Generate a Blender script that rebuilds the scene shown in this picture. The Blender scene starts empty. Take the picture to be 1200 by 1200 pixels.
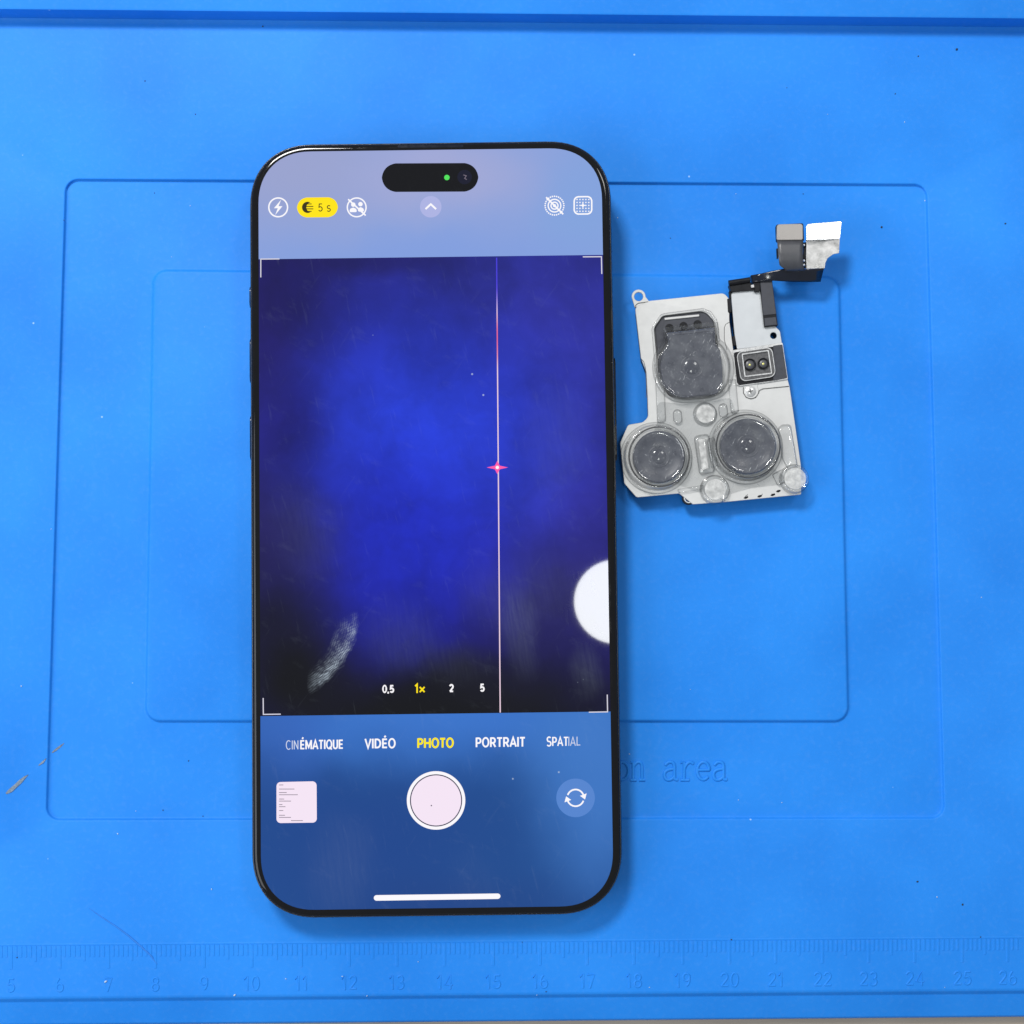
import bpy, bmesh, math, random
from mathutils import Vector, Matrix
from mathutils.geometry import tessellate_polygon

random.seed(7)
MM = 0.001
scene = bpy.context.scene
C = scene.collection

# ---------------------------------------------------------------- camera
F = 1648.0                      # focal length in reference pixels (1200 px frame)
D = 0.306                       # camera to mat, metres
TH = math.radians(4.4)          # the camera leans a little towards the top of the mat
CAM = Vector((0, -D * math.sin(TH), D * math.cos(TH)))
RC = Matrix.Rotation(TH, 3, 'X')
cam_d = bpy.data.cameras.new('camera')
cam_d.sensor_width = 36
cam_d.lens = 36 * F / 1200
cam_d.clip_start = 0.01
cam_d.clip_end = 20
cam = bpy.data.objects.new('camera', cam_d)
cam.location = CAM
cam.rotation_euler = (TH, 0, 0)
C.objects.link(cam)
scene.camera = cam

# ---------------------------------------------------------------- world, exposure
world = bpy.data.worlds.new('World')
scene.world = world
world.use_nodes = True
bgn = world.node_tree.nodes['Background']
bgn.inputs[0].default_value = (0.86, 0.93, 1.0, 1)
bgn.inputs[1].default_value = 0.38
scene.cycles.transparent_max_bounces = 40
vs = scene.view_settings
vs.view_transform = 'Standard'
vs.look = 'None'
vs.exposure = 0.0
vs.gamma = 1.0
vs.use_curve_mapping = False


def ray(px, py):
    return RC @ Vector(((px - 600) / F, -(py - 600) / F, -1))


def loc(M, px, py, z):
    """point on the plane z = const of the frame M that this direction meets"""
    I = M.inverted()
    o = I @ CAM
    d = (I.to_3x3() @ ray(px, py))
    t = (z - o.z) / d.z
    return o + d * t


ID = Matrix.Identity(4)

# the phone's frame (its back camera bump lifts the top end a little)
PH_T = 8.2 * MM
PH_R = Matrix.Rotation(math.radians(0.75), 4, 'Z') @ Matrix.Rotation(math.radians(1.4), 4, 'X')
c0 = loc(ID, 508.5, 620, 10 * MM)
PM = Matrix.Translation(Vector((c0.x, c0.y, 2.0 * MM))) @ PH_R
for _ in range(3):
    l = loc(PM, 293.4, 620, PH_T - .6 * MM); r = loc(PM, 723.2, 620, PH_T - .6 * MM)
    t_ = loc(PM, 505, 166.2, PH_T - .6 * MM); b_ = loc(PM, 512, 1074.6, PH_T - .6 * MM)
    PW = r.x - l.x; PHH = t_.y - b_.y
    off = Vector(((l.x + r.x) / 2, (t_.y + b_.y) / 2, 0))
    PM = Matrix.Translation(PM.to_3x3() @ off) @ PM
    PM.translation.z = 2.0 * MM

# ---------------------------------------------------------------- lamps


def lamp(name, pos, target, shape, sx, sy, power, col):
    d = bpy.data.lights.new(name, 'AREA')
    d.shape = shape
    d.size = sx
    if shape in ('RECTANGLE', 'ELLIPSE'):
        d.size_y = sy
    d.energy = power
    d.color = col
    o = bpy.data.objects.new(name, d)
    o.location = pos
    o.rotation_euler = (Vector(target) - Vector(pos)).to_track_quat('-Z', 'Y').to_euler()
    C.objects.link(o)
    return o


# the round lamp that mirrors in the phone's glass
gp = PM @ loc(PM, 722, 705, PH_T)
nrm = (PM.to_3x3() @ Vector((0, 0, 1))).normalized()
rd = (gp - CAM).normalized()
rd = rd - 2 * rd.dot(nrm) * nrm
LAMP_A = gp + rd * 0.90
lamp('round_lamp', LAMP_A, gp, 'DISK', 0.071, 0, 0.5, (0.97, 1.0, 0.96))
LAMP_B = Vector((-0.22, 0.44, 0.64))
lamp('ceiling_panel_upper_left', LAMP_B, (-0.02, 0, 0), 'RECTANGLE', 0.17, 0.13, 5.1, (1.0, 0.985, 0.96))
LAMP_C = Vector((0.31, 0.36, 0.72))
lamp('ceiling_panel_right', LAMP_C, (0.03, 0.05, 0), 'RECTANGLE', 0.12, 0.12, 0.75, (1.0, 0.99, 0.97))
lamp('soft_fill_left', Vector((-0.50, -0.16, 0.42)), (-0.06, -0.02, 0), 'RECTANGLE', 0.45, 0.34, 1.9, (0.93, 0.97, 1.0))  # unseen soft panel, added to fill from the left

# ---------------------------------------------------------------- materials


def nt(name):
    m = bpy.data.materials.new(name)
    m.use_nodes = True
    t = m.node_tree
    return m, t, t.nodes['Principled BSDF'], t.nodes['Material Output']


def srgb(r, g, b):
    f = lambda c: (c / 255 / 12.92) if c / 255 <= 0.04045 else ((c / 255 + 0.055) / 1.055) ** 2.4
    return (f(r), f(g), f(b), 1)


def N(t, kind, **kw):
    n = t.nodes.new(kind)
    for k, v in kw.items():
        if k == 'i':
            for a, b in v.items():
                n.inputs[a].default_value = b
        else:
            setattr(n, k, v)
    return n


def noise_mat(name, col, rough=0.5, metal=0.0, var=0.08, scale=400, bump=0.0, bscale=3000, spec=0.5, rvar=0.1, coat=0.0):
    m, t, p, out = nt(name)
    tc = N(t, 'ShaderNodeTexCoord')
    n = N(t, 'ShaderNodeTexNoise', i={'Scale': scale, 'Detail': 6.0, 'Roughness': 0.6})
    t.links.new(tc.outputs['Object'], n.inputs['Vector'])
    mr = N(t, 'ShaderNodeMapRange', i={'From Min': .3, 'From Max': .7, 'To Min': 1 - var, 'To Max': 1 + var})
    t.links.new(n.outputs['Fac'], mr.inputs['Value'])
    mx = N(t, 'ShaderNodeVectorMath', operation='SCALE')
    mx.inputs[0].default_value = col[:3]
    t.links.new(mr.outputs[0], mx.inputs['Scale'])
    t.links.new(mx.outputs[0], p.inputs['Base Color'])
    r2 = N(t, 'ShaderNodeMapRange', i={'From Min': .3, 'From Max': .7, 'To Min': max(0.02, rough - rvar), 'To Max': rough + rvar})
    t.links.new(n.outputs['Fac'], r2.inputs['Value'])
    t.links.new(r2.outputs[0], p.inputs['Roughness'])
    p.inputs['Metallic'].default_value = metal
    p.inputs['Specular IOR Level'].default_value = spec
    p.inputs['Coat Weight'].default_value = coat
    if bump:
        n2 = N(t, 'ShaderNodeTexNoise', i={'Scale': bscale, 'Detail': 4.0})
        t.links.new(tc.outputs['Object'], n2.inputs['Vector'])
        b = N(t, 'ShaderNodeBump', i={'Strength': bump, 'Distance': 0.0001})
        t.links.new(n2.outputs['Fac'], b.inputs['Height'])
        t.links.new(b.outputs[0], p.inputs['Normal'])
    return m


M = {}


def mat_blue():
    m, t, p, out = nt('blue_silicone')
    tc = N(t, 'ShaderNodeTexCoord')
    big = N(t, 'ShaderNodeTexNoise', i={'Scale': 22.0, 'Detail': 5.0, 'Roughness': .55})
    fine = N(t, 'ShaderNodeTexNoise', i={'Scale': 900.0, 'Detail': 4.0, 'Roughness': .6})
    dust = N(t, 'ShaderNodeTexVoronoi', i={'Scale': 230.0, 'Randomness': 1.0})
    for n in (big, fine, dust):
        t.links.new(tc.outputs['Object'], n.inputs['Vector'])
    ramp = N(t, 'ShaderNodeMix', data_type='RGBA', i={'A': (0.0115, 0.194, 0.69, 1), 'B': (0.0195, 0.242, 0.80, 1)})
    mr = N(t, 'ShaderNodeMapRange', i={'From Min': .35, 'From Max': .68})
    t.links.new(big.outputs['Fac'], mr.inputs['Value'])
    t.links.new(mr.outputs[0], ramp.inputs['Factor'])
    # pale dust film in patches
    film = N(t, 'ShaderNodeMapRange', i={'From Min': .5, 'From Max': .8, 'To Min': 0, 'To Max': .035})
    t.links.new(fine.outputs['Fac'], film.inputs['Value'])
    mx = N(t, 'ShaderNodeMix', data_type='RGBA', i={'B': (0.45, 0.6, 0.85, 1)})
    t.links.new(film.outputs[0], mx.inputs['Factor'])
    t.links.new(ramp.outputs['Result'], mx.inputs['A'])
    # sparse pin-prick lint
    lint = N(t, 'ShaderNodeMapRange', i={'From Min': .035, 'From Max': .06, 'To Min': .5, 'To Max': 0})
    t.links.new(dust.outputs['Distance'], lint.inputs['Value'])
    wn = N(t, 'ShaderNodeTexWhiteNoise')
    t.links.new(dust.outputs['Color'], wn.inputs['Vector'])
    sel = N(t, 'ShaderNodeMath', operation='GREATER_THAN', i={1: 0.975})
    t.links.new(wn.outputs['Value'], sel.inputs[0])
    mu = N(t, 'ShaderNodeMath', operation='MULTIPLY')
    t.links.new(lint.outputs[0], mu.inputs[0]); t.links.new(sel.outputs[0], mu.inputs[1])
    mx2 = N(t, 'ShaderNodeMix', data_type='RGBA', i={'B': (0.5, 0.7, 0.9, 1)})
    t.links.new(mu.outputs[0], mx2.inputs['Factor'])
    t.links.new(mx.outputs['Result'], mx2.inputs['A'])
    t.links.new(mx2.outputs['Result'], p.inputs['Base Color'])
    p.inputs['Roughness'].default_value = .55
    p.inputs['Specular IOR Level'].default_value = .2
    b = N(t, 'ShaderNodeBump', i={'Strength': .22, 'Distance': 0.0001})
    t.links.new(fine.outputs['Fac'], b.inputs['Height'])
    b2 = N(t, 'ShaderNodeBump', i={'Strength': .18, 'Distance': 0.002})
    t.links.new(big.outputs['Fac'], b2.inputs['Height'])
    t.links.new(b.outputs[0], b2.inputs['Normal'])
    t.links.new(b2.outputs[0], p.inputs['Normal'])
    return m


def mat_wood():
    m, t, p, out = nt('table_wood')
    tc = N(t, 'ShaderNodeTexCoord')
    mp = N(t, 'ShaderNodeMapping', i={'Scale': (14, 160, 30)})
    n = N(t, 'ShaderNodeTexNoise', i={'Scale': 3.0, 'Detail': 7.0})
    t.links.new(tc.outputs['Object'], mp.inputs['Vector'])
    t.links.new(mp.outputs[0], n.inputs['Vector'])
    r = N(t, 'ShaderNodeMix', data_type='RGBA', i={'A': (0.30, 0.24, 0.18, 1), 'B': (0.55, 0.47, 0.38, 1)})
    t.links.new(n.outputs['Fac'], r.inputs['Factor'])
    t.links.new(r.outputs['Result'], p.inputs['Base Color'])
    p.inputs['Roughness'].default_value = .45
    return m


M['mat'] = mat_blue()
M['wood'] = mat_wood()
M['frame'] = noise_mat('black_frame', (0.006, 0.0065, 0.008), .3, .0, .2, 900, .05, 5000, .3)
M['chamfer'] = noise_mat('dark_titanium_chamfer', (0.075, 0.078, 0.085), .24, .8)
M['bezel'] = noise_mat('bezel_glass', (0.0045, 0.0045, 0.0055), .06, 0, .1, 300, 0, 0, .3, .03)
M['silver'] = noise_mat('brushed_steel', (0.585, 0.585, 0.58), .36, .3, .015, 700, .10, 2600, .5, .03)
M['silver_cool'] = noise_mat('cool_steel', (0.54, 0.56, 0.58), .32, .3, .015, 500, .08, 2000, .5, .03)
M['silver_trim'] = noise_mat('bright_steel_edge', (0.60, 0.60, 0.60), .3, .5, .08, 900, .1, 3000)
M['foil'] = noise_mat('crumpled_foil', (0.50, 0.49, 0.485), .36, .55, .38, 520, .45, 1500)
M['polished'] = noise_mat('polished_steel', (0.72, 0.73, 0.74), .3, .85, .02, 500)
M['beige_plate'] = noise_mat('beige_nickel', (0.33, 0.31, 0.295), .4, .35, .05, 800, .1, 3000)
M['flex'] = noise_mat('grey_flex_cable', (0.055, 0.057, 0.066), .38, .0, .12, 600, .1, 2500, .6)
M['black'] = noise_mat('black_plastic', (0.006, 0.0065, 0.009), .4, 0, .3, 700, .15, 2500, .25)
M['gloss_black'] = noise_mat('glossy_black_film', (0.006, 0.008, 0.016), .12, 0, .2, 500)
M['anthracite'] = noise_mat('anthracite_tape', (0.035, 0.038, 0.05), .45, 0, .15, 900, .2, 3000)
M['housing'] = noise_mat('dark_housing', (0.03, 0.032, 0.036), .5, 0, .2, 700, .2, 2500)
M['barrel'] = noise_mat('lens_barrel_grey', (0.060, 0.065, 0.086), .34, 0, .14, 500, .1, 2500)
M['gunmetal'] = noise_mat('gunmetal_frame', (0.10, 0.10, 0.105), .4, .6, .3, 1500, .3, 2500)
M['seam'] = noise_mat('dark_seam', (0.05, 0.05, 0.05), .6)
M['speck'] = noise_mat('dark_grit', (0.02, 0.025, 0.03), .7)
M['chip'] = noise_mat('torn_silicone', (0.14, 0.19, 0.26), .5, 0, .4, 2500, .5, 2500)
M['scuff'] = noise_mat('dark_blue_scuff', (0.013, 0.180, 0.64), .7)
M['lint'] = noise_mat('pale_lint', (0.42, 0.56, 0.72), .7)
M['gold'] = noise_mat('gold_emitter', (0.75, 0.72, 0.22), .3, .3)


def mat_lensglass():
    m, t, p, out = nt('lens_glass')
    p.inputs['Base Color'].default_value = (0.054, 0.058, 0.077, 1)
    p.inputs['Roughness'].default_value = .1
    p.inputs['Specular IOR Level'].default_value = .5
    return m


M['lens_glass'] = mat_lensglass()


def mat_clear():
    """clear plastic: fresnel reflection, scuffs and hairline scratches in the surface"""
    m, t, p, out = nt('clear_plastic')
    t.nodes.remove(p)
    tc = N(t, 'ShaderNodeTexCoord')
    tr = N(t, 'ShaderNodeBsdfTransparent', i={'Color': (0.985, 0.988, 0.99, 1)})
    gl = N(t, 'ShaderNodeBsdfGlossy', i={'Color': (1, 1, 1, 1), 'Roughness': .08})
    n0 = N(t, 'ShaderNodeTexNoise', i={'Scale': 700.0, 'Detail': 4.0})
    t.links.new(tc.outputs['Object'], n0.inputs['Vector'])
    bp = N(t, 'ShaderNodeBump', i={'Strength': .10, 'Distance': 0.0002})
    t.links.new(n0.outputs['Fac'], bp.inputs['Height'])
    t.links.new(bp.outputs[0], gl.inputs['Normal'])
    ge = N(t, 'ShaderNodeNewGeometry')
    dt = N(t, 'ShaderNodeVectorMath', operation='DOT_PRODUCT')
    t.links.new(bp.outputs[0], dt.inputs[0]); t.links.new(ge.outputs['Incoming'], dt.inputs[1])
    ab = N(t, 'ShaderNodeMath', operation='ABSOLUTE'); t.links.new(dt.outputs['Value'], ab.inputs[0])
    om = N(t, 'ShaderNodeMath', operation='SUBTRACT', use_clamp=True, i={0: 1.0}); t.links.new(ab.outputs[0], om.inputs[1])
    pw = N(t, 'ShaderNodeMath', operation='POWER', i={1: 5.0}); t.links.new(om.outputs[0], pw.inputs[0])
    # light that crosses the wall at a slant passes more plastic and loses more
    p2 = N(t, 'ShaderNodeMath', operation='POWER', i={1: 1.6}); t.links.new(om.outputs[0], p2.inputs[0])
    ac = N(t, 'ShaderNodeMix', data_type='RGBA', i={'A': (0.988, 0.99, 0.99, 1), 'B': (0.05, 0.06, 0.07, 1)})
    t.links.new(p2.outputs[0], ac.inputs['Factor']); t.links.new(ac.outputs['Result'], tr.inputs['Color'])
    fr = N(t, 'ShaderNodeMath', operation='MULTIPLY_ADD', i={1: .93, 2: .07}); t.links.new(pw.outputs[0], fr.inputs[0])
    mx = N(t, 'ShaderNodeMixShader')
    t.links.new(fr.outputs[0], mx.inputs[0]); t.links.new(tr.outputs[0], mx.inputs[1]); t.links.new(gl.outputs[0], mx.inputs[2])
    # scratches
    fac = None
    for ang, sc in ((.6, 1.0), (-.9, 1.3), (2.0, .8)):
        vr = N(t, 'ShaderNodeVectorRotate', rotation_type='Z_AXIS', i={'Angle': ang})
        t.links.new(tc.outputs['Object'], vr.inputs['Vector'])
        mp = N(t, 'ShaderNodeMapping', i={'Scale': (800 * sc, 6500 * sc, 100)})
        t.links.new(vr.outputs[0], mp.inputs['Vector'])
        n = N(t, 'ShaderNodeTexNoise', i={'Scale': 1.0, 'Detail': 2.0})
        t.links.new(mp.outputs[0], n.inputs['Vector'])
        r = N(t, 'ShaderNodeMapRange', i={'From Min': .68, 'From Max': .78, 'To Min': 0, 'To Max': .5})
        t.links.new(n.outputs['Fac'], r.inputs['Value'])
        if fac is None:
            fac = r.outputs[0]
        else:
            a = N(t, 'ShaderNodeMath', operation='MAXIMUM')
            t.links.new(fac, a.inputs[0]); t.links.new(r.outputs[0], a.inputs[1]); fac = a.outputs[0]
    n = N(t, 'ShaderNodeTexNoise', i={'Scale': 330.0, 'Detail': 5.0})
    t.links.new(tc.outputs['Object'], n.inputs['Vector'])
    r = N(t, 'ShaderNodeMapRange', i={'From Min': .45, 'From Max': .8, 'To Min': .004, 'To Max': .06})
    t.links.new(n.outputs['Fac'], r.inputs['Value'])
    a = N(t, 'ShaderNodeMath', operation='MAXIMUM')
    t.links.new(fac, a.inputs[0]); t.links.new(r.outputs[0], a.inputs[1])
    df = N(t, 'ShaderNodeBsdfDiffuse', i={'Color': (0.75, 0.78, 0.8, 1)})
    m2 = N(t, 'ShaderNodeMixShader')
    t.links.new(a.outputs[0], m2.inputs[0]); t.links.new(mx.outputs[0], m2.inputs[1]); t.links.new(df.outputs[0], m2.inputs[2])
    t.links.new(m2.outputs[0], out.inputs['Surface'])
    return m


def mat_frosted():
    m, t, p, out = nt('frosted_clear_plastic')
    tc = N(t, 'ShaderNodeTexCoord')
    n = N(t, 'ShaderNodeTexNoise', i={'Scale': 900.0, 'Detail': 6.0})
    t.links.new(tc.outputs['Object'], n.inputs['Vector'])
    t.nodes.remove(p)
    tr = N(t, 'ShaderNodeBsdfTransparent', i={'Color': (0.9, 0.9, 0.9, 1)})
    pr = N(t, 'ShaderNodeBsdfPrincipled', i={'Base Color': (0.72, 0.72, 0.71, 1), 'Roughness': .25})
    bp = N(t, 'ShaderNodeBump', i={'Strength': .5, 'Distance': .0002})
    t.links.new(n.outputs['Fac'], bp.inputs['Height']); t.links.new(bp.outputs[0], pr.inputs['Normal'])
    mr = N(t, 'ShaderNodeMapRange', i={'From Min': .3, 'From Max': .7, 'To Min': .3, 'To Max': .75})
    t.links.new(n.outputs['Fac'], mr.inputs['Value'])
    m2 = N(t, 'ShaderNodeMixShader')
    t.links.new(mr.outputs[0], m2.inputs[0]); t.links.new(tr.outputs[0], m2.inputs[1]); t.links.new(pr.outputs[0], m2.inputs[2])
    t.links.new(m2.outputs[0], out.inputs['Surface'])
    return m


M['clear'] = mat_clear()
M['frosted'] = mat_frosted()

# ---------------------------------------------------------------- mesh helpers


def link(name, me, mat=None, parent=None, smooth=None, bevel=0.0, segs=2):
    o = bpy.data.objects.new(name, me)
    C.objects.link(o)
    if mat is not None:
        me.materials.clear()
        me.materials.append(M[mat] if isinstance(mat, str) else mat)
    if parent is not None:
        o.parent = parent
    if smooth is not None:
        me.polygons.foreach_set('use_smooth', [True] * len(me.polygons))
        me.set_sharp_from_angle(angle=math.radians(smooth))
    if bevel:
        b = o.modifiers.new('bevel', 'BEVEL')
        b.width = bevel * MM
        b.segments = segs
        b.limit_method = 'ANGLE'
        b.angle_limit = math.radians(40)
        b.use_clamp_overlap = True
    return o


def empty(name, Mx, label, cat, group=None):
    o = bpy.data.objects.new(name, None)
    o.empty_display_size = .01
    C.objects.link(o)
    o.matrix_world = Mx
    o['label'] = label
    o['category'] = cat
    if group:
        o['group'] = group
    return o


def rpoly(pts, r=0.0, n=5):
    """polygon in the plane with rounded corners; a point may carry its own radius"""
    P = [(Vector(p[:2]), (p[2] if len(p) > 2 else r)) for p in pts]
    out = []
    k = len(P)
    for i in range(k):
        p, rad = P[i]
        a = P[i - 1][0] - p
        b = P[(i + 1) % k][0] - p
        if rad <= 0 or a.length < 1e-9 or b.length < 1e-9:
            out.append(p); continue
        ang = a.angle(b)
        if ang > math.pi - .05:
            out.append(p); continue
        tl = min(rad / math.tan(ang / 2), a.length * .48, b.length * .48)
        p0 = p + a.normalized() * tl
        p1 = p + b.normalized() * tl
        for j in range(n + 1):
            s = j / n
            out.append((1 - s) ** 2 * p0 + 2 * s * (1 - s) * (p * .72 + (p0 + p1) * .14) + s * s * p1)
    return out


def smooth_loop(pts, n=6):
    P = [Vector(p[:2]) for p in pts]
    k = len(P)
    out = []
    for i in range(k):
        a, b, c, d = P[i - 1], P[i], P[(i + 1) % k], P[(i + 2) % k]
        for j in range(n):
            t = j / n
            out.append(.5 * ((2 * b) + (c - a) * t + (2 * a - 5 * b + 4 * c - d) * t * t + (3 * b - a - 3 * c + d) * t ** 3))
    return out


def circ(cx, cy, r, n=48, ry=None, a0=0.0, a1=2 * math.pi):
    ry = ry or r
    full = abs(a1 - a0) > 6.28
    k = n if full else n + 1
    return [Vector((cx + r * math.cos(a0 + (a1 - a0) * i / n), cy + ry * math.sin(a0 + (a1 - a0) * i / n))) for i in range(k)]


def inset(lp, d, outer):
    """loop moved towards the solid by d (outer loop shrinks, hole loop grows)"""
    n = len(lp)
    A = sum(lp[i].x * lp[(i + 1) % n].y - lp[(i + 1) % n].x * lp[i].y for i in range(n))
    sg = (1 if A > 0 else -1) * (1 if outer else -1)
    out = []
    for i in range(n):
        a = lp[i] - lp[i - 1]; b = lp[(i + 1) % n] - lp[i]
        a = Vector((a.x, a.y, 0)); b = Vector((b.x, b.y, 0))
        a = a.normalized() if a.length > 1e-9 else b.normalized()
        b = b.normalized() if b.length > 1e-9 else a
        nn = Vector((-a.y - b.y, a.x + b.x, 0))
        nn = nn.normalized() if nn.length > 1e-6 else Vector((0, 0, 0))
        out.append(lp[i] + nn * d * sg)
    return out


def prism_mesh(shapes, name='prism'):
    """shapes: list of (loops3d_top, loops3d_bottom or None)"""
    V, Fc = [], []
    for tops, bots in shapes:
        base = len(V)
        flat = [p for lp in tops for p in lp]
        flat2 = [[Vector((p.x, p.y, 0)) for p in lp] for lp in tops]
        tris = tessellate_polygon(flat2)
        V += flat
        for tri in tris:
            a, b, c = (flat[i] for i in tri)
            if (b - a).cross(c - a).z < 0:
                tri = (tri[0], tri[2], tri[1])
            Fc.append(tuple(base + i for i in tri))
        if bots is not None:
            b0 = len(V)
            V += [p for lp in bots for p in lp]
            for tri in tris:
                a, b, c = (flat[i] for i in tri)
                if (b - a).cross(c - a).z < 0:
                    tri = (tri[0], tri[2], tri[1])
                Fc.append(tuple(b0 + i for i in reversed(tri)))
            s = 0
            for lp in tops:
                n = len(lp)
                for i in range(n):
                    j = (i + 1) % n
                    Fc.append((base + s + i, base + s + j, b0 + s + j, b0 + s + i))
                s += n
    me = bpy.data.meshes.new(name)
    me.from_pydata([tuple(v) for v in V], [], Fc)
    bm = bmesh.new(); bm.from_mesh(me)
    bmesh.ops.recalc_face_normals(bm, faces=bm.faces) if any(b is not None for _, b in shapes) else None
    bm.to_mesh(me); bm.free()
    me.update()
    return me


def prism(name, Mx, loops, zt, zb, mat, parent, bevel=0.0, smooth=30):
    """loops: pixel outlines (first outer, then holes); zt, zb in mm in the frame Mx"""
    f = zt if callable(zt) else (lambda x, y: zt)
    tops = [[loc(Mx, p[0], p[1], f(p[0], p[1]) * MM) for p in lp] for lp in loops]
    bots = None
    if zb is not None:
        g = zb if callable(zb) else (lambda x, y: zb)
        bots = [[Vector((q.x, q.y, g(p[0], p[1]) * MM)) for p, q in zip(lp, lt)] for lp, lt in zip(loops, tops)]
    if bevel and bots is not None:
        d = bevel * MM
        caps = [inset(lp, d, i == 0) for i, lp in enumerate(tops)]
        me = prism_mesh([(caps, [[Vector((p.x, p.y, p.z - d)) for p in lp] for lp in tops])], name)
        # the chamfer shell above, the straight wall below, welded
        bm = bmesh.new(); bm.from_mesh(me)
        k = sum(len(lp) for lp in tops)
        bm.verts.ensure_lookup_table()
        low = [f for f in bm.faces if all(v.index >= k for v in f.verts)]
        bmesh.ops.delete(bm, geom=low, context='FACES_ONLY')
        bm.verts.ensure_lookup_table()
        s = k
        for lp, lb in zip(tops, bots):
            n = len(lp)
            nv = [bm.verts.new(p) for p in lb]
            bm.verts.ensure_lookup_table()
            for i in range(n):
                j = (i + 1) % n
                bm.faces.new((bm.verts[s + i], bm.verts[s + j], nv[j], nv[i]))
            s += n
        bmesh.ops.recalc_face_normals(bm, faces=bm.faces)
        if sum(f.normal.z * f.calc_area() for f in bm.faces) < 0:
            bmesh.ops.reverse_faces(bm, faces=bm.faces)
        bm.to_mesh(me); bm.free()
        return link(name, me, mat, parent, smooth)
    me = prism_mesh([(tops, bots)], name)
    return link(name, me, mat, parent, smooth)


def loft(rings, cap0=False, cap1=True, name='loft'):
    V = [p for r in rings for p in r]
    n = len(rings[0])
    Fc = []
    for k in range(len(rings) - 1):
        for i in range(n):
            j = (i + 1) % n
            Fc.append((k * n + i, k * n + j, (k + 1) * n + j, (k + 1) * n + i))
    if cap1:
        Fc.append(tuple((len(rings) - 1) * n + i for i in range(n)))
    if cap0:
        Fc.append(tuple(reversed(range(n))))
    me = bpy.data.meshes.new(name)
    me.from_pydata([tuple(v) for v in V], [], Fc)
    bm = bmesh.new(); bm.from_mesh(me)
    bmesh.ops.recalc_face_normals(bm, faces=bm.faces)
    bm.to_mesh(me); bm.free()
    return me


def lathe(name, Mx, cx, cy, prof, mat, parent, n=56, cap=True, smooth=35, zref=None):
    """prof: (radius px, z mm)"""
    z0 = zref if zref is not None else prof[-1][1]
    c = loc(Mx, cx, cy, z0 * MM)
    s = (loc(Mx, cx + 10, cy, z0 * MM) - c).length / 10
    rings = [[Vector((c.x + r * s * math.cos(2 * math.pi * i / n), c.y + r * s * math.sin(2 * math.pi * i / n), z * MM)) for i in range(n)] for r, z in prof]
    return link(name, loft(rings, False, cap, name), mat, parent, smooth)


def tube_mesh(paths, rad, name='tube', n=8, flat=1.0):
    V, Fc = [], []
    for pts in paths:
        b = len(V)
        k = len(pts)
        for i, p in enumerate(pts):
            d = (pts[min(i + 1, k - 1)] - pts[max(i - 1, 0)])
            d.z = 0 if abs(d.z) < 1e-9 else d.z
            d.normalize()
            s = d.cross(Vector((0, 0, 1)))
            if s.length < 1e-6:
                s = Vector((1, 0, 0))
            s.normalize()
            u = s.cross(d)
            rr = rad[i] if isinstance(rad, (list, tuple)) else rad
            for j in range(n):
                a = 2 * math.pi * j / n
                V.append(p + s * rr * math.cos(a) + u * rr * flat * math.sin(a))
        for i in range(k - 1):
            for j in range(n):
                j2 = (j + 1) % n
                Fc.append((b + i * n + j, b + i * n + j2, b + (i + 1) * n + j2, b + (i + 1) * n + j))
        Fc.append(tuple(b + j for j in range(n)))
        Fc.append(tuple(b + (k - 1) * n + j for j in reversed(range(n))))
    me = bpy.data.meshes.new(name)
    me.from_pydata([tuple(v) for v in V], [], Fc)
    bm = bmesh.new(); bm.from_mesh(me)
    bmesh.ops.recalc_face_normals(bm, faces=bm.faces)
    bm.to_mesh(me); bm.free()
    return me


def arc(cx, cy, rx, ryy, a0, a1, n=14):
    return [(cx + rx * math.cos(math.radians(a0 + (a1 - a0) * i / n)), cy + ryy * math.sin(math.radians(a0 + (a1 - a0) * i / n))) for i in range(n + 1)]


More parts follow.
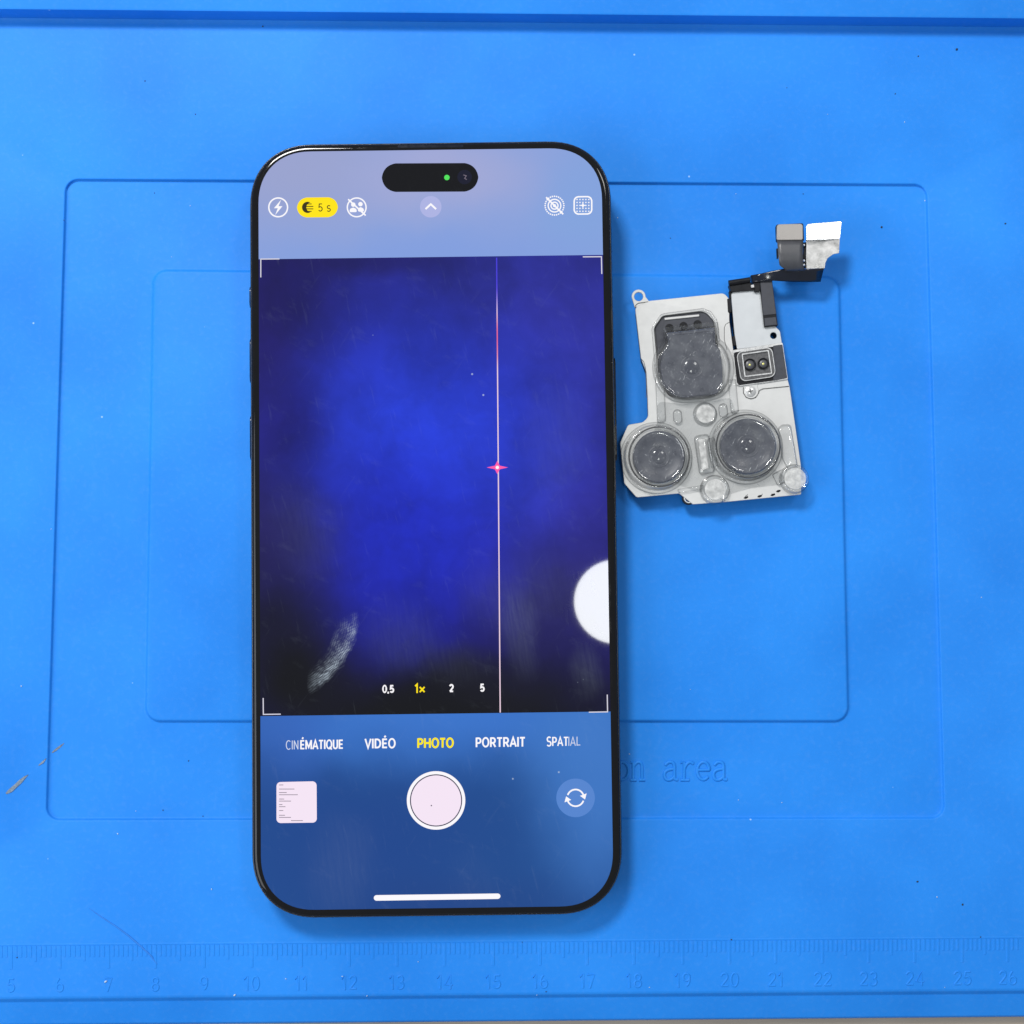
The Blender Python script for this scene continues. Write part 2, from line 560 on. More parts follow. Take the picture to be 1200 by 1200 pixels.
SS = arc(.31, .745, .23, .245, 35, 90, 5) + arc(.31, .745, .23, .245, 95, 200, 8) + arc(.33, .69, .25, .2, 215, 250, 3) + arc(.28, .31, .25, .2, 70, 35, 3) + arc(.30, .265, .25, .255, 20, -90, 8) + arc(.30, .265, .25, .255, -95, -150, 5)
FONT = {  # (advance, strokes) with cap height 1
    'C': (.74, [arc(.41, .5, .33, .49, 48, 312, 22)]),
    'I': (.20, [[(.10, 0), (.10, 1)]]),
    'N': (.72, [[(.10, 0), (.10, 1)], [(.10, .98), (.62, .02)], [(.62, 0), (.62, 1)]]),
    'E': (.60, [[(.54, .925), (.10, .925)], [(.10, 0), (.10, 1)], [(.10, .5), (.50, .5)], [(.10, .075), (.55, .075)]]),
    'É': (.60, [[(.54, .925), (.10, .925)], [(.10, 0), (.10, 1)], [(.10, .5), (.50, .5)], [(.10, .075), (.55, .075)], [(.27, 1.12), (.40, 1.30)]]),
    'M': (.88, [[(.10, 0), (.10, 1)], [(.10, .97), (.44, .2), (.78, .97)], [(.78, 0), (.78, 1)]]),
    'A': (.72, [[(.04, 0), (.36, .96), (.68, 0)], [(.16, .30), (.56, .30)]]),
    'T': (.62, [[(.03, .925), (.59, .925)], [(.31, .92), (.31, 0)]]),
    'O': (.80, [arc(.40, .5, .32, .46, 0, 360, 32)]),
    'Q': (.80, [arc(.40, .5, .32, .46, 0, 360, 32), [(.46, .24), (.74, -.06)]]),
    'U': (.70, [[(.10, 1)] + arc(.35, .32, .25, .28, 180, 360, 14) + [(.60, 1)]]),
    'V': (.68, [[(.04, 1), (.34, .04), (.64, 1)]]),
    'D': (.74, [[(.10, 0), (.10, 1)], [(.10, .925)] + arc(.30, .5, .34, .425, 90, -90, 16) + [(.10, .075)]]),
    'P': (.64, [[(.10, 0), (.10, 1)], [(.10, .925)] + arc(.34, .675, .22, .25, 90, -90, 12) + [(.10, .425)]]),
    'R': (.68, [[(.10, 0), (.10, 1)], [(.10, .925)] + arc(.34, .675, .22, .25, 90, -90, 12) + [(.10, .425)], [(.34, .43), (.60, 0)]]),
    'H': (.74, [[(.10, 0), (.10, 1)], [(.64, 0), (.64, 1)], [(.10, .5), (.64, .5)]]),
    'S': (.62, [SS]),
    'L': (.56, [[(.10, 1), (.10, 0)], [(.10, .075), (.53, .075)]]),
    's': (.46, [[(u * .78, v * .72) for u, v in SS]]),
    '0': (.64, [arc(.32, .5, .235, .46, 0, 360, 28)]),
    '1': (.44, [[(.06, .76), (.28, .96), (.28, 0)]]),
    '2': (.60, [arc(.30, .70, .215, .245, 165, -40, 12) + [(.10, .075)], [(.09, .075), (.54, .075)]]),
    '3': (.62, [arc(.28, .71, .20, .225, 150, -88, 12), arc(.28, .275, .23, .235, 88, -150, 14)]),
    '4': (.64, [[(.46, 0), (.46, .96), (.07, .28), (.60, .28)]]),
    '5': (.62, [[(.50, .925), (.16, .925), (.12, .52)] + arc(.29, .315, .225, .265, 125, -150, 14)]),
    '6': (.62, [arc(.31, .30, .225, .255, 0, 360, 22), [(.09, .33)] + arc(.36, .40, .27, .52, 175, 105, 8)]),
    '7': (.58, [[(.05, .925), (.52, .925), (.22, 0)]]),
    '8': (.62, [arc(.31, .715, .19, .215, 0, 360, 20), arc(.31, .275, .225, .235, 0, 360, 22)]),
    '9': (.62, [arc(.31, .70, .225, .255, 0, 360, 22), [(.53, .67)] + arc(.26, .60, .27, .52, -5, -75, 8)]),
    ',': (.26, [[(.13, .12), (.09, -.14)]]),
    '×': (.66, [[(.06, .10), (.60, .66)], [(.06, .66), (.60, .10)]]),
    ' ': (.30, []),
}


def glyph_run(body, track=.08):
    """strokes of a line of text, centred on x = 0, base line y = 0"""
    x = 0
    out = []
    for ch in body:
        adv, st = FONT[ch]
        for sgl in st:
            out.append([(x + u, v) for u, v in sgl])
        x += adv + track
    x -= track
    return [[(u - x / 2, v) for u, v in q] for q in out]


# ---------------------------------------------------------------- table and mat
x0, x1 = -0.16, 0.16
me = bpy.data.meshes.new('table_top')
zt = -4.2 * MM
me.from_pydata([(-.3, -.3, zt), (.3, -.3, zt), (.3, .3, zt), (-.3, .3, zt)], [], [(0, 1, 2, 3)])
table = link('table_top', me, 'wood')
table['kind'] = 'structure'

mat = empty('repair_mat', ID, 'blue silicone repair mat with stepped panels and a moulded ruler along its edge', 'work mat')


def yline(px_pairs, z):
    """world y at the left and right border for a line through two pixels"""
    a = loc(ID, *px_pairs[0], z * MM); b = loc(ID, *px_pairs[1], z * MM)
    s = (b.y - a.y) / (b.x - a.x)
    return a.y + s * (x0 - a.x), a.y + s * (x1 - a.x)


def strip_profile(name, lines, parent=mat, mat_='mat'):
    """lines: [((pxL, pxR), z)] a section swept along x"""
    V, Fc = [], []
    K = 40
    for pp, z in lines:
        ya, yb = yline(pp, z) if not isinstance(pp[0], float) else pp
        for i in range(K + 1):
            s = i / K
            V.append((x0 + (x1 - x0) * s, ya + (yb - ya) * s, z * MM))
    n = K + 1
    for k in range(len(lines) - 1):
        for i in range(K):
            Fc.append((k * n + i, k * n + i + 1, (k + 1) * n + i + 1, (k + 1) * n + i))
    me = bpy.data.meshes.new(name)
    me.from_pydata(V, [], Fc)
    bm = bmesh.new(); bm.from_mesh(me)
    bmesh.ops.recalc_face_normals(bm, faces=bm.faces)
    if sum(f.normal.z for f in bm.faces) < 0:
        bmesh.ops.reverse_faces(bm, faces=bm.faces)
    bm.to_mesh(me); bm.free()
    return link(name, me, mat_, parent, 50)


TOPL = ((0, 27), (1200, 38))          # where the rim's foot meets the field
BOTL = ((0, 1168), (1200, 1158))      # where the field drops to the lower lip


def sh(line, d):
    return ((line[0][0], line[0][1] + d), (line[1][0], line[1][1] + d))


# raised back rim
strip_profile('back_rim', [((.20, .20), 4.6), (sh(TOPL, -19), 4.6), (sh(TOPL, -16.5), 4.4), (sh(TOPL, -14.8), 3.8),
                           (sh(TOPL, -6), .3), (sh(TOPL, -3.5), .06), (sh(TOPL, 0), 0.0)])
# lower front lip
strip_profile('front_lip', [(BOTL, 0.0), (sh(BOTL, 2), -.05), (sh(BOTL, 3.6), -.25), (sh(BOTL, 5.4), -.9), (sh(BOTL, 7.5), -1.15),
                            (((0, 1199), (1200, 1189)), -1.15), (((0, 1201), (1200, 1190.5)), -1.4), (((0, 1202), (1200, 1191.5)), -2.2),
                            (((0, 1202), (1200, 1191.5)), -4.1)])

# field with the recessed outer panel and the raised inner panel
OUT = [(78, 211, 13), (1085, 217, 13), (1106, 958, 13), (55, 960, 13)]
INN = [(180, 317, 15), (983, 325, 15), (994, 845, 15), (171, 845, 15)]


def quad_ring(corners, grow, z, n=8):
    c = [Vector(p[:2]) for p in corners]
    g = [(-1, -1), (1, -1), (1, 1), (-1, 1)]
    q = [(c[i].x + g[i][0] * grow, c[i].y + g[i][1] * grow, max(2.0, corners[i][2] + grow)) for i in range(4)]
    px = rpoly(q, n=n)
    # straight edges get extra points so that light falls evenly
    return [loc(ID, p.x, p.y, z * MM) for p in px]


yl, yr = yline(TOPL, 0), yline(BOTL, 0)
cor = [Vector((x0, yl[0], 0)), Vector((x1, yl[1], 0)), Vector((x1, yr[1], 0)), Vector((x0, yr[0], 0))]
ring_out = quad_ring(OUT, 3, 0)
n4 = len(ring_out) // 4
bound = []
for i in range(4):
    bound += [cor[i]] * n4
RZ = -.8
mesh_rings = [bound, ring_out, quad_ring(OUT, 1.8, -.05), quad_ring(OUT, 1.0, -.18), quad_ring(OUT, -.6, RZ + .1), quad_ring(OUT, -1.5, RZ + .02),
              quad_ring(OUT, -3.0, RZ),
              quad_ring(INN, 3.2, RZ), quad_ring(INN, 1.7, RZ + .03), quad_ring(INN, .9, RZ + .14), quad_ring(INN, -.4, -.16), quad_ring(INN, -1.3, -.04), quad_ring(INN, -3, 0)]
me = loft(mesh_rings, False, True, 'field')
bm = bmesh.new(); bm.from_mesh(me)
bmesh.ops.remove_doubles(bm, verts=bm.verts, dist=1e-7)
bmesh.ops.dissolve_degenerate(bm, edges=bm.edges, dist=1e-8)
if sum(f.normal.z * f.calc_area() for f in bm.faces) < 0:
    bmesh.ops.reverse_faces(bm, faces=bm.faces)
bm.to_mesh(me); bm.free()
link('field', me, 'mat', mat, 50)

# ruler: a low step, millimetre ticks, centimetre ticks, figures
NUMX = {5: 13, 6: 70, 7: 127, 8: 182, 9: 239, 10: 295, 11: 353, 12: 409, 13: 465, 14: 521, 15: 578, 16: 633, 17: 688, 18: 743,
        19: 800, 20: 855, 21: 909, 22: 964, 23: 1018, 24: 1072, 25: 1128, 26: 1181}


def ry(x, y):
    return y - 9.0 * x / 1200


def tick_shape(x, ya, yb, w):
    pts = [(x - w, ry(x, ya)), (x + w, ry(x, ya)), (x + w, ry(x, yb)), (x - w, ry(x, yb))]
    top = [loc(ID, *p, .075 * MM) for p in pts]
    c = sum(top, Vector()) / 4
    bot = [Vector((p.x, p.y, -.05 * MM)) for p in top]
    bot = [c + (p - c) * 1.0 for p in bot]
    for p, q in zip(bot, top):
        p.x = c.x + (q.x - c.x) * 1.9; p.y = q.y; p.z = -.05 * MM
    return ([top], [bot])


small = []
keys = sorted(NUMX)
for n in keys[:-1]:
    a, b = NUMX[n], NUMX[n + 1]
    for k in range(1, 10):
        small.append(tick_shape(a + (b - a) * k / 10, 1109, 1127 if k == 5 else 1122, 1.0))
for k in range(1, 3):
    small.append(tick_shape(13 - 5.7 * k, 1109, 1122, 1.0)); small.append(tick_shape(1181 + 5.6 * k, 1109, 1122, 1.0))
o = link('millimetre_ticks', prism_mesh(small, 'ticks'), 'mat', mat)
o['kind'] = 'stuff'
for n in keys:
    link('centimetre_tick', prism_mesh([tick_shape(NUMX[n], 1109, 1136, 1.2)], 'centimetre_tick'), 'mat', mat)
    paths = [[loc(ID, NUMX[n] + u * 17, ry(NUMX[n] + u * 17, 1163 - v * 17), 0) for u, v in q] for q in glyph_run(str(n))]
    link('ruler_figure', tube_mesh(paths, .23 * MM, n=8, flat=.55), 'mat', mat, 60)
# the ruler's upper border line
pts = [loc(ID, x, ry(x, 1107.5), 0) for x in range(-80, 1290, 40)]
link('ruler_border', tube_mesh([pts], .22 * MM, flat=.22), 'mat', mat, 60)


# moulded lettering 'on area' (typewriter strokes, half sunk round beads)
def bez(p0, p1, p2, n=7):
    return [tuple((1 - s) ** 2 * a + 2 * s * (1 - s) * b + s * s * c for a, b, c in zip(p0, p1, p2)) for s in [i / n for i in range(n + 1)]]


def ell(cx, cy, rx, ryy, a0, a1, n=20):
    return [(cx + rx * math.cos(math.radians(a0 + (a1 - a0) * i / n)), cy + ryy * math.sin(math.radians(a0 + (a1 - a0) * i / n))) for i in range(n + 1)]


GL = {  # x 0..1 of the advance, y 0 = base line, 1 = x height
    'o': [ell(.5, .5, .38, .48, 0, 360, 28)],
    'n': [[(.08, .96), (.24, .96), (.24, 0)], [(.06, 0), (.42, 0)], [(.24, .7)] + bez((.26, .74), (.42, 1.0), (.60, .97)) + bez((.60, .97), (.77, .94), (.77, .66)) + [(.77, 0)], [(.60, 0), (.94, 0)]],
    'a': [[(.16, .80)] + bez((.16, .80), (.28, .99), (.48, .98)) + bez((.48, .98), (.72, .97), (.72, .70)) + [(.72, .10)] + bez((.72, .10), (.74, 0), (.92, .02)),
          [(.72, .60)] + bez((.72, .60), (.10, .60), (.11, .28)) + bez((.11, .28), (.12, .0), (.36, .0)) + bez((.36, .0), (.60, .02), (.72, .22))],
    'r': [[(.10, .96), (.32, .96), (.32, 0)], [(.10, 0), (.62, 0)], [(.32, .58)] + bez((.32, .60), (.48, 1.0), (.74, .97)) + [(.88, .88)]],
    'e': [[(.14, .54), (.86, .54)] + ell(.5, .5, .37, .48, 8, 318, 26)],
}
adv, xh = 19.3, 21.5
for ch, px in (('o', 719.5), ('n', 737.5), ('a', 776.5), ('r', 795.5), ('e', 814.5), ('a', 834)):
    paths = []
    for st in GL[ch]:
        paths.append([loc(ID, px + u * adv, 914 - v * xh, (RZ - .02) * MM) for u, v in st])
    link('moulded_letter', tube_mesh(paths, .38 * MM, n=8, flat=.8), 'mat', mat, 60)

# marks on the mat: gouges, a dark scuff, grit and lint
def gouge(name, pts, widths, mt, z=0.0):
    L_, R_ = [], []
    for i, (p, w) in enumerate(zip(pts, widths)):
        a = Vector(pts[min(i + 1, len(pts) - 1)]) - Vector(pts[max(i - 1, 0)])
        nn = Vector((-a.y, a.x)).normalized()
        L_.append(Vector(p) + nn * w * random.uniform(.7, 1.2)); R_.append(Vector(p) - nn * w * random.uniform(.7, 1.2))
    prism(name, ID, [L_ + R_[::-1]], lambda x, y: z + .12 + .07 * math.sin(x * 2.1 + y), z - .05, mt, mat)


gouge('gouge', [(7, 930), (12, 926), (18, 921), (24, 916), (29, 911), (33, 908)], [1.2, 2.6, 2.2, 2.6, 1.6, .4], 'chip')
gouge('gouge', [(61, 882), (65, 879), (69, 876), (75, 871)], [.6, 1.5, 1.2, .4], 'chip', -.8)
gouge('gouge', [(45, 897), (50, 893), (54, 889)], [.4, 1.2, .5], 'chip')
pts = [loc(ID, x, y, 0) for x, y in ((104, 1064), (118, 1074), (135, 1085), (150, 1096), (165, 1109), (177, 1120), (184, 1130))]
link('scuff_line', tube_mesh([pts], [.05 * MM, .14 * MM, .17 * MM, .2 * MM, .22 * MM, .22 * MM, .1 * MM], flat=.8), 'scuff', mat, 60)


def crumbs(name, items, mt, label):
    V, Fc = [], []
    for px, py, r in items:
        c = loc(ID, px, py, 0)
        b = len(V)
        bmx = bmesh.new()
        bmesh.ops.create_icosphere(bmx, subdivisions=1, radius=1)
        sx, sy = random.uniform(.7, 1.5), random.uniform(.6, 1.1)
        a = random.uniform(0, 3.14)
        zb = RZ if (75 < px < 1090 and 215 < py < 958 and not (178 < px < 988 and 322 < py < 845)) else 0
        for v in bmx.verts:
            x, y = v.co.x * sx, v.co.y * sy
            k = r * .135 * MM * random.uniform(.8, 1.2)
            V.append((c.x + (x * math.cos(a) - y * math.sin(a)) * k, c.y + (x * math.sin(a) + y * math.cos(a)) * k, zb * MM + (v.co.z + .7) * k * .6))
        for f in bmx.faces:
            Fc.append(tuple(b + v.index for v in f.verts))
        bmx.free()
    me = bpy.data.meshes.new(name)
    me.from_pydata(V, [], Fc)
    o = link(name, me, mt, None, 80)
    o['label'] = label; o['category'] = 'dust'; o['kind'] = 'stuff'


crumbs('dark_grit', [(1121, 58, 2.2), (1076, 66, 1.3), (1034, 265, 2.0), (1178, 262, 1.5), (1128, 1060, 1.6), (1149, 1098, 1.3), (965, 30, 1.0), (1096, 25, 1.5),
                     (922, 103, 1.0), (1049, 110, 1.0), (942, 226, 1.0), (170, 95, 1.3), (229, 134, 1.1), (308, 31, 1.1), (786, 278, 1.0), (1075, 1033, 1.6),
                     (190, 950, 1.2), (237, 957, 1.0), (220, 892, 1.2), (180, 225, .9), (75, 258, .9), (857, 1101, 1.2), (612, 1104, 1.0), (640, 1162, 1.2), (20, 1122, 1.1)],
       'speck', 'dark specks of grit scattered over the blue mat')
crumbs('pale_lint', [(124, 1150, 2.4), (275, 1166, 1.8), (401, 1144, 1.3), (335, 1147, 1.0), (138, 977, 1.1), (248, 1042, 1.1), (158, 951, 1.0), (25, 804, 1.2), (430, 1167, 1.0),
                     (866, 938, 1.0), (917, 941, 1.1), (738, 884, 1.0), (809, 808, .8), (1098, 1051, 1.3), (970, 134, .9), (1060, 143, 1.0), (1085, 234, 1.0), (724, 254, 1.0),
                     (863, 226, .9), (1107, 1157, 1.0), (490, 1127, 1.0), (629, 1166, 1.0), (761, 1157, .9), (200, 300, .8), (222, 240, .9), (60, 620, .8), (1150, 700, .9)],
       'lint', 'pale specks of lint scattered over the blue mat')

# ---------------------------------------------------------------- smartphone
phone = empty('smartphone', PM, 'black smartphone lying face up with its camera app open', 'smartphone')


def rrect(w, h, r, z, n=16, p=2.25):
    """rounded rectangle with slightly squared (continuous) corners, centred"""
    out = []
    for sx, sy, a0 in ((1, 1, 0), (-1, 1, 90), (-1, -1, 180), (1, -1, 270)):
        for i in range(n + 1):
            a = math.radians(a0 + 90 * i / n)
            ca, sa = math.cos(a), math.sin(a)
            x = math.copysign(abs(ca) ** (2 / p), ca) * r
            y = math.copysign(abs(sa) ** (2 / p), sa) * r
            out.append(Vector((sx * (w / 2 - r) + x, sy * (h / 2 - r) + y, z)))
    return out


CR = 13.6 * MM


def pring(ins, z):
    i = ins * MM
    return rrect(PW - 2 * i, PHH - 2 * i, CR - i, z * MM)


T = PH_T / MM
me = loft([pring(2.2, 0), pring(1.1, .15), pring(.45, .7), pring(.12, 1.6), pring(0, 3.0), pring(0, 6.3), pring(.08, 7.1), pring(.22, 7.5)], True, False, 'frame')
link('frame', me, 'frame', phone, 60)
link('frame_chamfer', loft([pring(.22, 7.5), pring(.28, 7.62), pring(.40, 7.70), pring(.46, 7.68), pring(.5, 7.5)], False, False), 'chamfer', phone, 60)
me = loft([pring(.50, 7.5), pring(.56, 7.80), pring(.66, 7.98), pring(.95, 8.12), pring(1.35, T - .02), pring(1.62, T)], False, True, 'front_glass')
link('front_glass', me, 'bezel', phone, 60)
bw = rrect(38 * MM, 36 * MM, 9 * MM, 0)
oc = Vector((PW / 2 - 24 * MM, PHH / 2 - 24 * MM, 0))
link('camera_bump', loft([[v + oc + Vector((0, 0, .2 * MM)) for v in bw], [v + oc + Vector((0, 0, -2.4 * MM)) for v in bw], [v * .96 + oc + Vector((0, 0, -2.8 * MM)) for v in bw]], False, True), 'frame', phone, 40)


def side_button(name, side, py0, py1):
    px = 290 if side < 0 else 726
    ya = loc(PM, px, py0, 4 * MM).y; yb = loc(PM, px, py1, 4 * MM).y
    xx = side * PW / 2
    prof = rrect(abs(ya - yb), 2.6 * MM, 1.25 * MM, 0, 6, 2)
    cy = (ya + yb) / 2
    r0 = [Vector((xx - side * .2 * MM, cy + v.x, 4.6 * MM + v.y)) for v in prof]
    r1 = [Vector((xx + side * .28 * MM, cy + v.x, 4.6 * MM + v.y)) for v in prof]
    r2 = [Vector((xx + side * .40 * MM, cy + v.x * .985, 4.6 * MM + v.y * .86)) for v in prof]
    link(name, loft([r0, r1, r2], False, True), 'frame', phone, 40)


side_button('action_button', -1, 337, 362)
side_button('volume_button', -1, 398, 450)
side_button('volume_button', -1, 488, 540)
side_button('power_button', 1, 420, 540)


# --- screen materials: light-giving pixels (the viewfinder's include painted reflections) behind the phone's glossy glass, with smudges on the glass
def pl(px, py):
    v = loc(PM, px, py, PH_T)
    return v


PXM = 1 / ((pl(608, 620) - pl(508, 620)).length / 100)     # pixels per metre on the glass


def screen_mat(name, base, blobs, strength=1.0, grain=0.0, smudge=1.0, smear=False, patches=()):
    m, t, p, out = nt(name)
    tc = N(t, 'ShaderNodeTexCoord')
    tc.object = phone
    co = tc.outputs['Object']
    warp = N(t, 'ShaderNodeTexNoise', i={'Scale': 55.0, 'Detail': 3.0})
    t.links.new(co, warp.inputs['Vector'])
    wv = N(t, 'ShaderNodeVectorMath', operation='SUBTRACT'); wv.inputs[1].default_value = (.5, .5, .5)
    t.links.new(warp.outputs['Color'], wv.inputs[0])
    ws = N(t, 'ShaderNodeVectorMath', operation='SCALE'); ws.inputs['Scale'].default_value = .010
    t.links.new(wv.outputs[0], ws.inputs[0])
    wa = N(t, 'ShaderNodeVectorMath', operation='ADD')
    t.links.new(co, wa.inputs[0]); t.links.new(ws.outputs[0], wa.inputs[1])
    wco = wa.outputs[0]
    col = None
    rgb = N(t, 'ShaderNodeRGB'); rgb.outputs[0].default_value = srgb(*base)
    col = rgb.outputs[0]
    for (bx, by, rx, ryy, c, k) in blobs:
        q = pl(bx, by)
        s = N(t, 'ShaderNodeVectorMath', operation='SUBTRACT'); s.inputs[1].default_value = q
        t.links.new(wco, s.inputs[0])
        ml = N(t, 'ShaderNodeVectorMath', operation='MULTIPLY'); ml.inputs[1].default_value = (PXM / rx, PXM / ryy, 0)
        t.links.new(s.outputs[0], ml.inputs[0])
        ln = N(t, 'ShaderNodeVectorMath', operation='LENGTH')
        t.links.new(ml.outputs[0], ln.inputs[0])
        mr = N(t, 'ShaderNodeMapRange', interpolation_type='SMOOTHERSTEP', i={'From Min': 0.0, 'From Max': 1.0, 'To Min': k, 'To Max': 0.0})
        t.links.new(ln.outputs['Value'], mr.inputs['Value'])
        mx = N(t, 'ShaderNodeMix', data_type='RGBA', i={'B': srgb(*c)})
        t.links.new(mr.outputs[0], mx.inputs['Factor']); t.links.new(col, mx.inputs['A'])
        col = mx.outputs['Result']
    p.inputs['Base Color'].default_value = (0.004, 0.004, 0.005, 1)
    if grain:
        gn = N(t, 'ShaderNodeTexNoise', i={'Scale': 75.0, 'Detail': 4.0, 'Roughness': .6}); t.links.new(wco, gn.inputs['Vector'])
        gm = N(t, 'ShaderNodeMapRange', i={'From Min': .3, 'From Max': .7, 'To Min': 1 - grain, 'To Max': 1 + grain}); t.links.new(gn.outputs['Fac'], gm.inputs['Value'])
        gs = N(t, 'ShaderNodeVectorMath', operation='SCALE'); t.links.new(col, gs.inputs[0]); t.links.new(gm.outputs[0], gs.inputs['Scale'])
        col = gs.outputs[0]
    p.inputs['Roughness'].default_value = .022
    p.inputs['Specular IOR Level'].default_value = .28
    t.links.new(col, p.inputs['Emission Color'])
    p.inputs['Emission Strength'].default_value = strength
    # greasy smudges and wipe marks scatter a little light
    fac = None
    for ang, sc, lo, hi, amt in ((.5, (130, 300, 1), .58, .8, .022), (1.35, (110, 900, 1), .60, .8, .03), (2.2, (60, 700, 1), .62, .8, .02)):
        vr = N(t, 'ShaderNodeVectorRotate', rotation_type='Z_AXIS', i={'Angle': ang})
        t.links.new(co, vr.inputs['Vector'])
        mp = N(t, 'ShaderNodeMapping', i={'Scale': sc})
        t.links.new(vr.outputs[0], mp.inputs['Vector'])
        n = N(t, 'ShaderNodeTexNoise', i={'Scale': 1.0, 'Detail': 5.0, 'Roughness': .65})
        t.links.new(mp.outputs[0], n.inputs['Vector'])
        r = N(t, 'ShaderNodeMapRange', i={'From Min': lo, 'From Max': hi, 'To Min': 0, 'To Max': amt * smudge})
        t.links.new(n.outputs['Fac'], r.inputs['Value'])
        if fac is None:
            fac = r.outputs[0]
        else:
            a = N(t, 'ShaderNodeMath', operation='ADD')
            t.links.new(fac, a.inputs[0]); t.links.new(r.outputs[0], a.inputs[1]); fac = a.outputs[0]
    if patches:
        # wiped patches of grease with fine streaks in them
        vr = N(t, 'ShaderNodeVectorRotate', rotation_type='Z_AXIS', i={'Angle': 1.42}); t.links.new(co, vr.inputs['Vector'])
        mp = N(t, 'ShaderNodeMapping', i={'Scale': (140, 1500, 1)}); t.links.new(vr.outputs[0], mp.inputs['Vector'])
        sn = N(t, 'ShaderNodeTexNoise', i={'Scale': 1.0, 'Detail': 5.0, 'Roughness': .7}); t.links.new(mp.outputs[0], sn.inputs['Vector'])
        sr = N(t, 'ShaderNodeMapRange', i={'From Min': .36, 'From Max': .72, 'To Min': .4, 'To Max': 1.0}); t.links.new(sn.outputs['Fac'], sr.inputs['Value'])
        acc = None
        for (bx, by, rx, ryy, k) in patches:
            sb = N(t, 'ShaderNodeVectorMath', operation='SUBTRACT'); sb.inputs[1].default_value = pl(bx, by); t.links.new(wco, sb.inputs[0])
            ml = N(t, 'ShaderNodeVectorMath', operation='MULTIPLY'); ml.inputs[1].default_value = (PXM / rx, PXM / ryy, 0); t.links.new(sb.outputs[0], ml.inputs[0])
            ln = N(t, 'ShaderNodeVectorMath', operation='LENGTH'); t.links.new(ml.outputs[0], ln.inputs[0])
            mr = N(t, 'ShaderNodeMapRange', interpolation_type='SMOOTHSTEP', i={'From Min': .2, 'From Max': 1.0, 'To Min': k, 'To Max': 0.0}); t.links.new(ln.outputs['Value'], mr.inputs['Value'])
            if acc is None:
                acc = mr.outputs[0]
            else:
                a = N(t, 'ShaderNodeMath', operation='ADD'); t.links.new(acc, a.inputs[0]); t.links.new(mr.outputs[0], a.inputs[1]); acc = a.outputs[0]
        mu = N(t, 'ShaderNodeMath', operation='MULTIPLY'); t.links.new(acc, mu.inputs[0]); t.links.new(sr.outputs[0], mu.inputs[1])
        mh = N(t, 'ShaderNodeMath', operation='MULTIPLY', i={1: .6}); t.links.new(mu.outputs[0], mh.inputs[0]); mu = mh
        a = N(t, 'ShaderNodeMath', operation='ADD'); t.links.new(fac, a.inputs[0]); t.links.new(mu.outputs[0], a.inputs[1]); fac = a.outputs[0]
    vo = N(t, 'ShaderNodeTexVoronoi', i={'Scale': 260.0})
    t.links.new(co, vo.inputs['Vector'])
    r = N(t, 'ShaderNodeMapRange', i={'From Min': .03, 'From Max': .07, 'To Min': .5, 'To Max': 0})
    t.links.new(vo.outputs['Distance'], r.inputs['Value'])
    wn = N(t, 'ShaderNodeTexWhiteNoise'); t.links.new(vo.outputs['Color'], wn.inputs['Vector'])
    gt = N(t, 'ShaderNodeMath', operation='GREATER_THAN', i={1: .95}); t.links.new(wn.outputs['Value'], gt.inputs[0])
    mu = N(t, 'ShaderNodeMath', operation='MULTIPLY'); t.links.new(r.outputs[0], mu.inputs[0]); t.links.new(gt.outputs[0], mu.inputs[1])
    a = N(t, 'ShaderNodeMath', operation='ADD'); t.links.new(fac, a.inputs[0]); t.links.new(mu.outputs[0], a.inputs[1]); fac = a.outputs[0]
    if smear:
        # a greasy thumb print dragged in an arc
        q = pl(317, 722)
        fw = N(t, 'ShaderNodeTexNoise', i={'Scale': 260.0, 'Detail': 4.0}); t.links.new(co, fw.inputs['Vector'])
        fs = N(t, 'ShaderNodeVectorMath', operation='SCALE'); fs.inputs['Scale'].default_value = .0028; t.links.new(fw.outputs['Color'], fs.inputs[0])
        fa = N(t, 'ShaderNodeVectorMath', operation='ADD'); t.links.new(co, fa.inputs[0]); t.links.new(fs.outputs[0], fa.inputs[1])
        s = N(t, 'ShaderNodeVectorMath', operation='SUBTRACT'); s.inputs[1].default_value = q + Vector((.0014, .0014, 0))
        t.links.new(fa.outputs[0], s.inputs[0])
        ml = N(t, 'ShaderNodeVectorMath', operation='MULTIPLY'); ml.inputs[1].default_value = (PXM, PXM, 0)
        t.links.new(s.outputs[0], ml.inputs[0])
        ln = N(t, 'ShaderNodeVectorMath', operation='LENGTH'); t.links.new(ml.outputs[0], ln.inputs[0])
        w1 = N(t, 'ShaderNodeMapRange', i={'From Min': 76, 'From Max': 98, 'To Min': 0, 'To Max': 1}); t.links.new(ln.outputs['Value'], w1.inputs['Value'])
        w2 = N(t, 'ShaderNodeMapRange', i={'From Min': 97, 'From Max': 103, 'To Min': 1, 'To Max': 0}); t.links.new(ln.outputs['Value'], w2.inputs['Value'])
        q2 = pl(396, 768)
        s2 = N(t, 'ShaderNodeVectorMath', operation='SUBTRACT'); s2.inputs[1].default_value = q2
        t.links.new(co, s2.inputs[0])
        ro = N(t, 'ShaderNodeVectorRotate', rotation_type='Z_AXIS', i={'Angle': math.radians(-60)}); t.links.new(s2.outputs[0], ro.inputs['Vector'])
        m3 = N(t, 'ShaderNodeVectorMath', operation='MULTIPLY'); m3.inputs[1].default_value = (PXM / 58, PXM / 26, 0); t.links.new(ro.outputs[0], m3.inputs[0])
        l3 = N(t, 'ShaderNodeVectorMath', operation='LENGTH'); t.links.new(m3.outputs[0], l3.inputs[0])
        w3 = N(t, 'ShaderNodeMapRange', i={'From Min': .55, 'From Max': 1.0, 'To Min': 1, 'To Max': 0}); t.links.new(l3.outputs['Value'], w3.inputs['Value'])
        wv2 = N(t, 'ShaderNodeTexNoise', i={'Scale': 1.0, 'Detail': 3.0})
